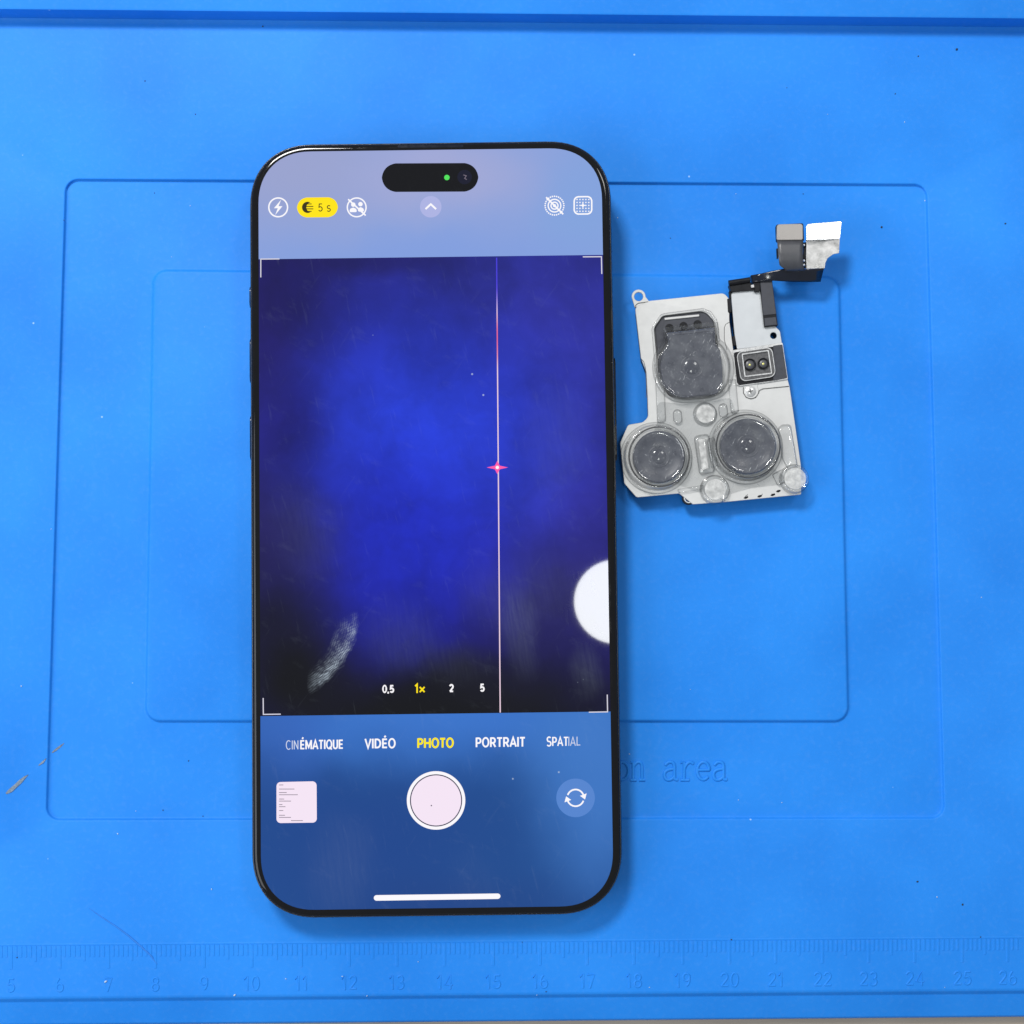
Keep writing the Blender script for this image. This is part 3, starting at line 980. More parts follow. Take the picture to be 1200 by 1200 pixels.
        vr = N(t, 'ShaderNodeVectorRotate', rotation_type='Z_AXIS', i={'Angle': -.5}); t.links.new(co, vr.inputs['Vector']); mp = N(t, 'ShaderNodeMapping', i={'Scale': (500, 3800, 1)}); t.links.new(vr.outputs[0], mp.inputs['Vector']); t.links.new(mp.outputs[0], wv2.inputs['Vector'])
        wr = N(t, 'ShaderNodeMapRange', i={'From Min': .36, 'From Max': .64, 'To Min': .16, 'To Max': .6}); t.links.new(wv2.outputs['Fac'], wr.inputs['Value'])
        rg = N(t, 'ShaderNodeMath', operation='MULTIPLY', i={1: 2.6}); t.links.new(ln.outputs['Value'], rg.inputs[0])
        sn_ = N(t, 'ShaderNodeMath', operation='SINE'); t.links.new(rg.outputs[0], sn_.inputs[0])
        rm = N(t, 'ShaderNodeMapRange', i={'From Min': -1, 'From Max': 1, 'To Min': .35, 'To Max': 1.0}); t.links.new(sn_.outputs[0], rm.inputs['Value'])
        bn = N(t, 'ShaderNodeTexNoise', i={'Scale': 420.0, 'Detail': 3.0}); t.links.new(co, bn.inputs['Vector'])
        br_ = N(t, 'ShaderNodeMapRange', i={'From Min': .38, 'From Max': .6, 'To Min': .25, 'To Max': 1.2}); t.links.new(bn.outputs['Fac'], br_.inputs['Value'])
        x1_ = N(t, 'ShaderNodeMath', operation='MULTIPLY'); t.links.new(rm.outputs[0], x1_.inputs[0]); t.links.new(br_.outputs[0], x1_.inputs[1])
        x2_ = N(t, 'ShaderNodeMath', operation='MULTIPLY'); t.links.new(x1_.outputs[0], x2_.inputs[0]); t.links.new(wr.outputs[0], x2_.inputs[1])
        pr = x2_.outputs[0]
        for w in (w1, w2, w3):
            mm_ = N(t, 'ShaderNodeMath', operation='MULTIPLY'); t.links.new(pr, mm_.inputs[0]); t.links.new(w.outputs[0], mm_.inputs[1]); pr = mm_.outputs[0]
        a = N(t, 'ShaderNodeMath', operation='ADD'); t.links.new(fac, a.inputs[0]); t.links.new(pr, a.inputs[1]); fac = a.outputs[0]
    df = N(t, 'ShaderNodeBsdfDiffuse', i={'Color': (0.5, 0.58, 0.66, 1)})
    mx = N(t, 'ShaderNodeMixShader')
    t.links.new(fac, mx.inputs[0]); t.links.new(p.outputs[0], mx.inputs[1]); t.links.new(df.outputs[0], mx.inputs[2])
    t.links.new(mx.outputs[0], out.inputs['Surface'])
    return m


def px_mat(name, c, k=1.0):
    return screen_mat(name, c, [], k, smudge=.4)


M['scr_top'] = screen_mat('screen_top_bar', (136, 160, 218), [
    (330, 190, 240, 140, (154, 162, 204), .9), (520, 205, 190, 90, (162, 168, 212), .9), (690, 250, 110, 120, (128, 162, 220), .8), (520, 300, 330, 50, (126, 156, 222), .7)], smudge=.3)
M['scr_bot'] = screen_mat('screen_bottom_bar', (24, 74, 142), [
    (510, 838, 420, 105, (56, 116, 204), .95), (700, 900, 130, 220, (64, 124, 204), .8), (430, 990, 260, 150, (22, 64, 138), .7), (330, 860, 90, 120, (52, 98, 188), .5),
    (520, 1060, 240, 60, (26, 62, 130), .5)], smudge=1.2, patches=[(400, 1010, 60, 70, .05), (560, 1030, 40, 50, .02)])
M['scr_mid'] = screen_mat('viewfinder_and_reflections', (27, 21, 112), [  # preview glow; dark and grey blobs paint in hand and ceiling reflections
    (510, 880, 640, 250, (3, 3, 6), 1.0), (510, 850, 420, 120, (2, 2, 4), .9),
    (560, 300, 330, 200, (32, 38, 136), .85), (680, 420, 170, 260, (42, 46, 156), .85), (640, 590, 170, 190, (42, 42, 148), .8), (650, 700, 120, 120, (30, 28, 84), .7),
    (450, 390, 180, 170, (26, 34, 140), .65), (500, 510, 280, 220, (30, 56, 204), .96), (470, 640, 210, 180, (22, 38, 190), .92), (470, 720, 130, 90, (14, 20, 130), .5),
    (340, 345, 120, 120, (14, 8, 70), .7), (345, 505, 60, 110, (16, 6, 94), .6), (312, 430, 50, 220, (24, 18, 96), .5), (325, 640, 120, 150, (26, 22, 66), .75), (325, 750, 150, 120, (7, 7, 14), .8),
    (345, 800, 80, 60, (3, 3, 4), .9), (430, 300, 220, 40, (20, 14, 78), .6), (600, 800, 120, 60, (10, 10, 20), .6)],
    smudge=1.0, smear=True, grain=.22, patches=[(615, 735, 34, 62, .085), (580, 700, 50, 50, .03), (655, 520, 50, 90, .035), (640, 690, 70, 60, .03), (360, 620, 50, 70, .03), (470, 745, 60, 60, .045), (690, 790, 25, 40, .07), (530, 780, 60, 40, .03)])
M['px_white'] = px_mat('pixel_white', (250, 248, 252))
M['px_pinkwhite'] = px_mat('pixel_pinkish_white', (244, 228, 244))
M['px_yellow'] = px_mat('pixel_yellow', (255, 228, 0))
M['px_modeyellow'] = px_mat('pixel_mode_yellow', (250, 232, 10))
M['px_dark'] = px_mat('pixel_dark', (52, 44, 10))
M['px_ink'] = px_mat('pixel_ink', (30, 34, 70))
M['px_grey'] = px_mat('pixel_grey', (120, 110, 125))
M['px_chip'] = px_mat('pixel_pale_chip', (172, 178, 226))
M['px_flip'] = px_mat('pixel_blue_chip', (84, 132, 206))
M['px_black'] = screen_mat('island_black', (6, 6, 8), [], smudge=.3)
M['px_lens'] = screen_mat('island_lens', (16, 18, 40), [], smudge=.3)
M['px_green'] = px_mat('pixel_green', (80, 225, 90))
M['px_violet'] = px_mat('pixel_violet', (92, 70, 232))
M['px_rose'] = px_mat('pixel_rose', (214, 70, 130))
M['px_line'] = px_mat('pixel_pale_rose', (232, 205, 222))
M['px_star'] = px_mat('pixel_pink', (255, 90, 170))
M['px_dim'] = px_mat('pixel_dim_white', (206, 214, 236))
M['px_mark'] = px_mat('pixel_mark', (214, 212, 226))

H1, H2, H3, H4 = T + .012, T + .024, T + .036, T + .048


def flat(name, shapes, z, mt, parent):
    """shapes: list of [outer, hole...] pixel loops on the screen, joined into one flat mesh"""
    data = [([[loc(PM, p[0], p[1], z * MM) for p in lp] for lp in s], None) for s in shapes]
    me = prism_mesh(data, name)
    return link(name, me, mt, parent)


def stroke(pts, w):
    """outline of a polyline of width w"""
    P = [Vector(p[:2]) for p in pts]
    Lf, Rt = [], []
    for i, p in enumerate(P):
        a = (p - P[i - 1]).normalized() if i else (P[1] - p).normalized()
        b = (P[i + 1] - p).normalized() if i < len(P) - 1 else a
        nn = (Vector((-a.y, a.x)) + Vector((-b.y, b.x))).normalized()
        c = max(.4, nn.dot(Vector((-a.y, a.x))))
        Lf.append(p + nn * w / 2 / c); Rt.append(p - nn * w / 2 / c)
    return Lf + Rt[::-1]


def ringsh(cx, cy, r, w, n=40):
    return [circ(cx, cy, r + w / 2, n), circ(cx, cy, r - w / 2, n)]


def txt(name, body, px, py, cap_px, z, mt, parent, sx=1.0, bold=.17, track=.08):
    shapes = []
    for q in glyph_run(body, track):
        P = [(px + u * cap_px * sx, py + (.5 - v) * cap_px - u * cap_px * sx * .013) for u, v in q]
        if (Vector(P[0]) - Vector(P[-1])).length < 1e-4:
            P = [Vector(p) for p in P[:-1]]
            c = sum(P, Vector((0, 0))) / len(P)
            w = bold * cap_px / 2
            shapes.append([[p + (p - c).normalized() * w for p in P], [p - (p - c).normalized() * w for p in P]])
        else:
            shapes.append([stroke(P, bold * cap_px)])
    o = flat(name, shapes, z, mt, parent)
    return o


# display areas
scr = rrect(PW - 4.15 * MM, PHH - 3.9 * MM, 11.3 * MM, H1 * MM)
tl, tr2 = loc(PM, 305, 302.5, H1 * MM), loc(PM, 706, 300, H1 * MM)
bl, br2 = loc(PM, 308, 838, H1 * MM), loc(PM, 713, 835, H1 * MM)
yt = (tl.y + tr2.y) / 2
yb = (bl.y + br2.y) / 2
sw = PW / 2 - 2.075 * MM


def clip_poly(test_hi, test_lo):
    return [v for v in scr if test_lo <= v.y <= test_hi]


def add_poly(name, verts, mt):
    ang = sorted(verts, key=lambda v: math.atan2(v.y - sum(q.y for q in verts) / len(verts), v.x))
    me = prism_mesh([([ang], None)], name)
    return link(name, me, mt, phone)


z1 = H1 * MM
top_bar = add_poly('top_bar', [v for v in scr if v.y > yt] + [Vector((-sw, yt, z1)), Vector((sw, yt, z1))], 'scr_top')
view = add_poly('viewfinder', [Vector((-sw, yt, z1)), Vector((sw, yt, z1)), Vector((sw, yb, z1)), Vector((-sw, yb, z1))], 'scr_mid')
bot_bar = add_poly('bottom_bar', [v for v in scr if v.y < yb] + [Vector((-sw, yb, z1)), Vector((sw, yb, z1))], 'scr_bot')

# speaker slit in the glass edge
flat('speaker_slit', [[rpoly([(466, 170.2), (543, 169.6), (543, 172.6), (466, 173.2)], 1.4)]], T + .004, 'gloss_black', phone)

# island
ISL = rpoly([(447.5, 191.5), (560.5, 191), (560.5, 224.5), (447.5, 225)], 16.5, 12)
isl = flat('camera_island', [[ISL]], H2, 'px_black', phone)
flat('island_lens', [[circ(544.5, 207.5, 8.5)]], H3, 'px_lens', isl)
flat('status_light', [[circ(523.7, 208, 3.2, 20)]], H3, 'px_green', isl)
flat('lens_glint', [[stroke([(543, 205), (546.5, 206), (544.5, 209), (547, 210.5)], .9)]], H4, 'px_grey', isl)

# top row icons
bolt = [(329.5, 234), (321, 244), (325.6, 244), (322.5, 252), (331, 241.6), (326.4, 241.6)]
flat('flash_icon', [ringsh(326, 243, 11, 1.7), [[Vector(p) for p in bolt]]], H2, 'px_white', top_bar)
flat('timer_badge', [[rpoly([(348, 231.5), (396, 231), (396, 254.5), (348, 255)], 11.7, 10)]], H2, 'px_yellow', top_bar)
mo = [[circ(360.5, 243, 6.6, 24, a0=math.radians(60), a1=math.radians(300)) + circ(364.8, 243, 5.78, 18, a0=math.radians(260), a1=math.radians(100))]]
for k in range(4):
    y = 238.5 + k * 2.9
    x = 367.2 if k in (1, 2) else 365.2
    mo.append([[Vector((358.5, y)), Vector((x, y)), Vector((x, y + 1.0)), Vector((358.5, y + 1.0))]])
flat('moon_icon', mo, H3, 'px_dark', top_bar)
txt('timer_text', '5 s', 380, 243, 9.6, H3, 'px_dark', top_bar, 1.0, .11)
sl = [[Vector(p) for p in stroke([(408, 233.5), (428.5, 252.5)], 1.8)]]
flat('people_off_icon', [ringsh(418, 243, 11, 1.6), [circ(414, 239.8, 2.6, 16)], [circ(422.4, 239.2, 2.6, 16)],
                         [rpoly([(409, 248.6), (410.5, 244.5), (414, 243.2), (417.4, 244.8), (418.6, 248.6)], 1.5)],
                         [rpoly([(419.4, 248.0), (419.6, 244.2), (422.5, 242.6), (425.8, 244.2), (427, 248)], 1.5)], sl], H2, 'px_white', top_bar)
flat('chevron_disc', [[circ(504.8, 242.3, 12.6, 40)]], H2, 'px_chip', top_bar)
flat('chevron', [[stroke([(498.6, 245), (504.8, 239.3), (511, 245)], 2.2)]], H3, 'px_white', top_bar)
dots = []
for k in range(28):
    a = 2 * math.pi * k / 28
    dots.append([circ(649.8 + 11 * math.cos(a), 241 + 11 * math.sin(a), .95, 8)])
flat('live_photo_off_icon', dots + [ringsh(649.8, 241, 7.4, 1.5), ringsh(649.8, 241, 4.1, 1.5), [circ(649.8, 241, 1.9, 14)], [stroke([(640, 231.2), (660, 251)], 1.9)]], H2, 'px_white', top_bar)
gr = [[rpoly([(672, 229.8), (694.3, 229.5), (694.3, 251.5), (672, 251.8)], 5.5), rpoly([(673.7, 231.5), (692.6, 231.2), (692.6, 249.8), (673.7, 250.1)], 4.2)]]
for i in range(5):
    for j in range(5):
        if (i, j) != (2, 2):
            gr.append([circ(676.2 + 3.45 * i, 233.8 + 3.45 * j, .85, 8)])
st = []
for k in range(8):
    a = math.pi * k / 4
    rr = 4.0 if k % 2 == 0 else 1.3
    st.append(Vector((683.1 + rr * math.cos(a), 240.7 + rr * math.sin(a))))
flat('style_icon', gr + [[st]], H2, 'px_white', top_bar)

# viewfinder marks
for name, pts in (('a', [(305.6, 325), (305.6, 303.6), (327.5, 303.4)]), ('b', [(683, 301.0), (704.8, 300.8), (705.2, 321)]),
                  ('c', [(308.4, 818), (308.6, 837.2), (329, 836.9)]), ('d', [(690, 834.6), (712, 834.2), (711.6, 814)])):
    flat('corner_mark', [[stroke(pts, 1.25)]], H2, 'px_mark', view)


def xl(y):
    return 582 + (y - 302) * (586.2 - 582) / 534


def vline(name, ya, yb_, w, mt):
    flat(name, [[[Vector((xl(ya) - w, ya)), Vector((xl(ya) + w, ya)), Vector((xl(yb_) + w, yb_)), Vector((xl(yb_) - w, yb_))]]], H2, mt, view)


M['px_line'] = screen_mat('pixel_streak', (232, 205, 222), [(582, 398, 900, 42, (226, 92, 140), .95), (582, 316, 900, 78, (84, 66, 226), 1.0), (582, 300, 900, 60, (70, 60, 220), 1.0)], smudge=.3)
vline('streak_line', 302, 835, .7, 'px_line')
stx = []
for k in range(8):
    a = math.pi * k / 4
    rx_, ry_ = (12.5, 7.6) if k % 2 == 0 else (4.2, 3.0)
    stx.append(Vector((582.8 + rx_ * math.cos(a), 547.8 + ry_ * math.sin(a))))
flat('star_glow', [[stx]], H3, 'px_star', view)
flat('star_centre', [[circ(582.8, 547.8, 2.0, 14)]], H4, 'px_white', view)
txt('zoom_label', '0,5', 455, 807.3, 8.6, H2, 'px_white', view, .95, .22)
txt('zoom_label', '1×', 492, 806.8, 10.6, H2, 'px_yellow', view, .98, .17)
txt('zoom_label', '2', 529, 806.4, 8.8, H2, 'px_white', view, .95, .22)
txt('zoom_label', '5', 565.3, 805.8, 8.8, H2, 'px_white', view, .95, .22)

# mode row and controls
txt('mode_label', 'CIN', 342.4, 873.0, 10.4, H2, 'px_dim', bot_bar, .80, .10)
txt('mode_label', 'ÉMATIQUE', 377, 872.4, 10.7, H2, 'px_white', bot_bar, .83, .17)
txt('mode_label', 'VIDÉO', 445.6, 871.2, 11.2, H2, 'px_white', bot_bar, .96, .18)
txt('mode_label', 'PHOTO', 510.3, 870.6, 11.2, H2, 'px_modeyellow', bot_bar, .97, .21)
txt('mode_label', 'PORTRAIT', 586.4, 869.6, 11.2, H2, 'px_white', bot_bar, .94, .18)
txt('mode_label', 'SPAT', 653.3, 868.8, 10.6, H2, 'px_white', bot_bar, .84, .15)
txt('mode_label', 'IAL', 673, 868.6, 10.6, H2, 'px_dim', bot_bar, .84, .10)

flat('photo_thumbnail', [[rpoly([(324, 916.5), (371, 915.5), (371.3, 964), (324, 964.6)], 4.5)]], H2, 'px_pinkwhite', bot_bar)
lines = []
for (xa, xb, y) in ((327, 332, 919.5), (327, 345, 924.3), (327, 336, 928.4), (327, 349, 931), (327, 333, 936), (327, 341, 938.4), (327, 331, 942.5), (327, 334.5, 945), (327, 332, 949.5), (327, 334, 955), (327, 341, 957.5), (341, 355, 961.3)):
    lines.append([[Vector((xa, y)), Vector((xb, y)), Vector((xb, y + .75)), Vector((xa, y + .75))]])
flat('thumbnail_text_lines', lines, H3, 'px_grey', bot_bar)
flat('shutter_ring', [[circ(511, 938, 34.3, 72), circ(511, 938, 30.6, 72)]], H2, 'px_white', bot_bar)
flat('shutter_gap', [[circ(511, 938, 30.6, 72), circ(511, 938, 29.4, 72)]], H2, 'px_ink', bot_bar)
flat('shutter_button', [[circ(511, 938, 29.4, 72)]], H2, 'px_pinkwhite', bot_bar)
flat('shutter_speck', [[circ(505.5, 944, .9, 10)]], H3, 'px_grey', bot_bar)
flat('flip_disc', [[circ(674.5, 935, 22.6, 56)]], H2, 'px_flip', bot_bar)
arr = []
for a0 in (200, 20):
    pts = [(674.5 + 9.8 * math.cos(math.radians(a)), 935 + 9.8 * math.sin(math.radians(a))) for a in [a0 + 140 * i / 14 for i in range(15)]]
    arr.append([stroke(pts, 1.9)])
    a = math.radians(a0 + 140)
    e = Vector((674.5 + 9.8 * math.cos(a), 935 + 9.8 * math.sin(a)))
    tg = Vector((-math.sin(a), math.cos(a))); rdv = Vector((math.cos(a), math.sin(a)))
    arr.append([[e + rdv * 4.2 - tg * .5, e - rdv * 4.2 - tg * .5, e + tg * 5.5]])
flat('flip_arrows', arr, H3, 'px_white', bot_bar)
flat('home_indicator', [[rpoly([(438, 1049), (586.5, 1047), (586.5, 1053.4), (438, 1055.6)], 3.1)]], H2, 'px_white', bot_bar)

# ---------------------------------------------------------------- camera module
g0 = loc(ID, 845, 470, 0)
MMx = Matrix.Translation(Vector((g0.x, g0.y, 0)))
mod = empty('camera_module', MMx, 'loose silver rear camera module with three lenses and flat cables beside the phone', 'camera module')


def mp_(name, loops, zt, zb, mt, parent=mod, bevel=.08):
    return prism(name, MMx, loops, zt, zb, mt, parent, bevel)


ZP = 4.0
main = rpoly([(744.2, 360, 5), (760, 352.6, .5), (848.5, 343.4, 6), (854.3, 350, 2), (854.8, 376, 1), (859.5, 411, 1), (917, 402, 1), (923, 444, 1), (925.5, 453.5, 3),
              (931.5, 495, 0), (938.6, 545, 1), (939, 579.5, 1.5), (848, 588.5, 0), (812, 591, 2), (796, 578.2, 1), (746, 583, 4), (731.6, 566.5, 5), (726.6, 519, 5), (736, 497.8, 4),
              (753, 495, 6), (759.6, 489, 6), (758.8, 464, 5), (757.4, 436, 5), (751.2, 420, 2)])
well = rpoly([(766.5, 384, 8), (776.5, 370, 6), (826, 364, 12), (837, 376, 8), (843, 420, 8), (846, 458, 6), (784, 466, 8), (772, 440, 6)])
mp_('bracket_plate', [main, well], ZP, ZP - .45, 'silver')
inner = [Vector((p.x + (845 - p.x) * .014, p.y + (470 - p.y) * .014)) for p in main]
mp_('housing', [inner], ZP - .47, .05, 'housing', bevel=0)
# ring tabs
mp_('mounting_tab', [rpoly([(740.6, 347, 7.5), (748.6, 339, 7.5), (756.6, 347.5, 4), (760.5, 353, 1), (744.5, 361, 1), (742.5, 356, 1)]) if False else
                     circ(748.4, 347.4, 8.2, 20, a0=math.radians(172), a1=math.radians(362)) + [Vector((760.5, 352.8)), Vector((752, 357)), Vector((744, 360.5))], circ(748.4, 347.6, 5.2, 28)], ZP - .1, ZP - .5, 'silver')
mp_('mounting_tab', [circ(807.5, 583.6, 7.8, 40), circ(807.5, 583.6, 5.0, 32)], ZP - .3, ZP - 1.6, 'black')
lathe('tab_bushing', MMx, 807.5, 583.6, [(5.0, ZP - .9), (5.0, ZP - .15), (6.0, ZP - .15), (6.3, ZP - .3)], 'silver_trim', mod, 32, False)
# seams pressed into the plate
for pts in ([(744.3, 361), (745.2, 357.2), (748, 355.2), (759.5, 353.6)], [(855, 377.5), (850.5, 380), (848.8, 384), (848.8, 398), (852, 410)],
            [(751.3, 420.5), (754.5, 424), (756.5, 432), (757.6, 455), (757.2, 466)], [(847, 588), (846, 584.5)], [(873.5, 583.8), (874, 581), (876.5, 579.6)],
            [(892, 582), (893.5, 578.6)]):
    mp_('seam', [stroke(pts, .7)], ZP + .012, ZP - .02, 'seam', bevel=0)
for (x, y) in ((874, 583.5), (890, 582), (905.5, 580.3), (912, 576)):
    mp_('solder_mark', [rpoly([(x - 3, y + .5), (x - 1, y - 1.6), (x + 2.5, y - 2.2), (x + 3, y - .4), (x, y + 1.2)], .5)], ZP + .02, ZP - .6, 'black', bevel=0)

# upper lens: deep well with its carrier, ledge and three notches
mp_('lens_carrier', [rpoly([(768, 384, 6), (777, 371.5, 5), (825, 365.5, 10), (836, 376, 7), (842, 420, 8), (845, 457, 6), (785, 465, 8), (773, 440, 6)])], ZP - .4, ZP - 1.2, 'anthracite')
mp_('ledge', [rpoly([(778.5, 372.3), (819.5, 368.2), (819.5, 370.8), (779, 375)], .8)], ZP - .1, ZP - .45, 'silver')
for (x, y) in ((784.5, 384.4), (801, 382.2), (817.5, 380)):
    mp_('notch', [circ(x, y, 5.0, 20)], ZP - .37, ZP - .5, 'black', bevel=0)


def lens(cx, cy, r, z, outline=None):
    b = empty_child = None
    if outline is None:
        b = lathe('lens', MMx, cx, cy, [(r, ZP - .2), (r, z - .15), (r - .8, z), (r - 6, z), (r - 6.3, z - .03), (r * .3, z - .03)], 'barrel', mod)
    else:
        b = mp_('lens', [outline], z, ZP - .8, 'barrel', bevel=.12)
    rr = r * .28
    lathe('lens_glass', MMx, cx, cy, [(rr + .8, z - .1), (rr, z - .02), (rr * .85, z + .05), (rr * .65, z + .115), (rr * .45, z + .16), (rr * .25, z + .188), (rr * .1, z + .2)], 'lens_glass', b, 40)
    lathe('lens_ring', MMx, cx, cy, [(rr + 4.2, z + .005), (rr + 3.9, z + .03), (rr + 3.1, z + .03), (rr + 2.9, z + .005)], 'barrel', b, 40, False)
    return b


ZL = 6.4
lens(772.5, 535, 30.5, ZL)
lens(876.8, 522.6, 32.5, ZL)
for cx, cy, r in ((772.5, 535, 31.5), (876.8, 522.6, 33.5)):
    lathe('contour_ring', MMx, cx, cy, [(r + 4.6, ZP + .01), (r + 4.4, ZP + .12), (r + 3.0, ZP + .14), (r + 2.8, ZP + .02)], 'gunmetal', mod, 56, False)  # dark ring added to draw the shaded contour around each barrel
UP = rpoly([(781, 390, 1), (837.5, 383.5, 1), (838.5, 402, 2), (844, 411, 3), (846.6, 430, 3), (847, 452, 5), (840, 462, 4), (800, 466, 6), (786, 461, 7), (776.5, 449, 8), (773.5, 430, 8), (777, 412, 6), (783, 403, 3)])
lens(811, 430, 33, ZL - .3, UP)

# upper right shield
shield = rpoly([(857, 344, 4), (860, 341.8, 2), (898, 337.5, 1), (903, 360, 0), (908.8, 382.5, 1), (914.2, 388, 5), (916.4, 402.5, 1), (864, 409.2, 1), (861, 392, 0), (857.4, 352, 1)])
mp_('shield_plate', [shield, circ(906.5, 393.2, 3.9, 28)], ZP + .25, ZP - .15, 'silver_cool')
mp_('shield_base', [rpoly([(858.5, 346), (897, 340), (910, 386), (915, 401), (864, 408)], 1), circ(906.5, 393.2, 4.0, 28)], ZP - .2, .3, 'housing', bevel=0)
for (x, y, w, h) in ((854.4, 358, 2.2, 16), (860.6, 399.5, 2.4, 11), (856.2, 345.5, 2, 9)):
    mp_('clip', [rpoly([(x - w, y - h / 2), (x + w, y - h / 2 - .3), (x + w + 1, y + h / 2), (x - w + 1, y + h / 2)], .6)], ZP + .15, ZP - .8, 'black')

# depth sensor block
mp_('sensor_bracket', [rpoly([(858.3, 410.3, 1), (917.3, 401.2, 1.5), (923.6, 444.4, 1.5), (887, 449.8, 1), (868, 452.5, 1), (862.8, 451, 1)])], ZP + .4, ZP - .1, 'silver_trim')
mp_('sensor_tape', [rpoly([(906, 405, .8), (916.8, 403.6, .8), (922.6, 443, .8), (906, 446.2, .8)])], ZP + .52, ZP + .3, 'anthracite')
mp_('sensor_base', [rpoly([(859.8, 413), (908, 405.8), (911, 445.4), (866, 451.4), (863.6, 448)], 2)], ZP + .50, ZP + .3, 'black')
fr_o = rpoly([(862.8, 412.6, 6), (904.6, 406.2, 6), (909.8, 441, 7), (868.4, 447.4, 6)])
fr_m = rpoly([(863.8, 413.6, 5.5), (903.8, 407.4, 5.5), (908.7, 440.2, 6.5), (869.2, 446.3, 5.5)])
fr_i = rpoly([(869, 414.4, 1.2), (901, 409.8, 1.2), (905.2, 438, 1.2), (872.4, 442, 1.2)])
fr_j = rpoly([(870.6, 415.8, .8), (899.8, 411.5, .8), (903.6, 436.6, .8), (873.8, 440.3, .8)])
mp_('sensor_rim', [fr_o, fr_m], ZP + .95, ZP + .4, 'silver_trim', bevel=.03)
mp_('sensor_frame', [fr_m, fr_i], ZP + .85, ZP + .4, 'gunmetal', bevel=.05)
mp_('sensor_rim', [fr_i, fr_j], ZP + 1.0, ZP + .4, 'silver_trim', bevel=.03)
mp_('sensor_floor', [fr_j], ZP + .6, ZP + .4, 'gunmetal', bevel=0)
for cx, cy, r in ((878.9, 427.2, 7.1), (894.7, 426, 6.6)):
    b = lathe('emitter', MMx, cx, cy, [(r, ZP + .6), (r, ZP + 1.0), (r - .7, ZP + 1.1), (r - 1.5, ZP + 1.0), (r - 1.6, ZP + .9)], 'black', mod, 36)
    lathe('emitter_lens', MMx, cx, cy, [(r - 1.9, ZP + .905), (r - 2.4, ZP + .98), (r * .3, ZP + 1.06)], 'flex', b, 32)
    lathe('gold_point', MMx, cx - .2, cy + .2, [(1.3, ZP + 1.06), (1.1, ZP + 1.1), (.5, ZP + 1.13)], 'gold', b, 16)
# screw with its ear
mp_('screw_ear', [circ(880, 458, 9.0, 30, a0=math.radians(-30), a1=math.radians(210)) + [Vector((872, 450)), Vector((888, 448.5))]], ZP + .12, ZP - .1, 'silver')
mp_('seam', [stroke([(871.2, 454), (871.2, 460.5), (874.5, 465.6), (880, 467.4), (885.5, 465.8), (888.6, 461), (890, 457.4), (894, 455.6), (924.5, 452.6)], .75)], ZP + .14, ZP - .02, 'seam', bevel=0)
sc = lathe('screw', MMx, 879.6, 458.4, [(6.2, ZP + .1), (6.2, ZP + .28), (5.6, ZP + .36), (1, ZP + .40)], 'silver_trim', mod, 32)
mp_('screw_slot', [stroke([(876.9, 458.9), (882.3, 457.9)], 1.1)], ZP + .42, ZP + .35, 'seam', sc, 0)
mp_('screw_slot', [stroke([(879.1, 455.7), (880.1, 461.1)], 1.1)], ZP + .423, ZP + .35, 'seam', sc, 0)

# black hinge, tape bar and bracket leading to the cables
pts = [loc(MMx, x, y, (ZP + .9) * MM) for x, y in ((854, 331.8), (862, 330.6), (870, 329.4), (878.6, 328))]
link('hinge_barrel', tube_mesh([pts], .62 * MM, n=14), 'black', mod, 50)
mp_('hinge_block', [rpoly([(854, 333), (879, 329.5), (884.5, 337), (884, 340), (857, 342.2)], 1)], ZP + .8, ZP - 1, 'black')
mp_('hinge_step', [rpoly([(879.5, 322.5), (904.5, 318.2), (905, 330), (891, 331), (890.5, 341.5), (884.5, 342), (884, 337)], .8)], ZP + 1.1, ZP - .5, 'black')
mp_('hinge_tip', [rpoly([(879.8, 334), (883.6, 333.2), (884.2, 336.6), (880.5, 337.2)], .6)], ZP + 1.25, ZP + 1, 'silver_trim')
bar = mp_('tape_bar', [rpoly([(890, 329), (904.8, 327.6), (911.6, 381.6), (896, 383.2)], .6)], ZP + 1.0, ZP - .5, 'black')
mp_('tape', [rpoly([(890.8, 329.2), (904.6, 327.8), (909.8, 368), (894.6, 369.6)], .5)], ZP + 1.12, ZP + .98, 'anthracite', bar)
mp_('tape', [rpoly([(895.6, 372.6), (909.4, 371.2), (910.8, 380.6), (896.6, 382)], .5)], ZP + 1.12, ZP + .98, 'anthracite', bar)


def ribbon(name, rows, mt, parent=mod, thick=.14):
    """rows: [(left px, right px, z mm)]"""
    V = []
    W = 6
    for (a, b, z) in rows:
        za, zb_ = z if isinstance(z, tuple) else (z, z)
        for i in range(W + 1):
            s = i / W
            V.append(loc(MMx, a[0] + (b[0] - a[0]) * s, a[1] + (b[1] - a[1]) * s, (za + (zb_ - za) * s) * MM))
    Fc = []
    n = W + 1
    for k in range(len(rows) - 1):
        for i in range(W):
            Fc.append((k * n + i, (k + 1) * n + i, (k + 1) * n + i + 1, k * n + i + 1))
    me = bpy.data.meshes.new(name)
    me.from_pydata([tuple(v) for v in V], [], Fc)
    o = link(name, me, mt, parent, 60)
    sd = o.modifiers.new('solid', 'SOLIDIFY'); sd.thickness = thick * MM; sd.offset = -1
    return o


# glossy black film running from the hinge up to the cable ends
ribbon('black_flex', [((880.5, 323.5), (881.5, 331), ZP + 1.3), ((892, 320.6), (893, 330), ZP + 1.4), ((904, 317.6), (905.5, 329), (ZP + 1.9, ZP + 1.5)), ((919, 314.8), (919, 329.6), (6.6, 5.2)),
                      ((930, 315.6), (932, 330.2), (6.9, 5.0)), ((945, 315.4), (946, 330.4), (6.9, 5.0)), ((965.4, 314.6), (961.5, 330), (6.9, 5.2))], 'gloss_black')
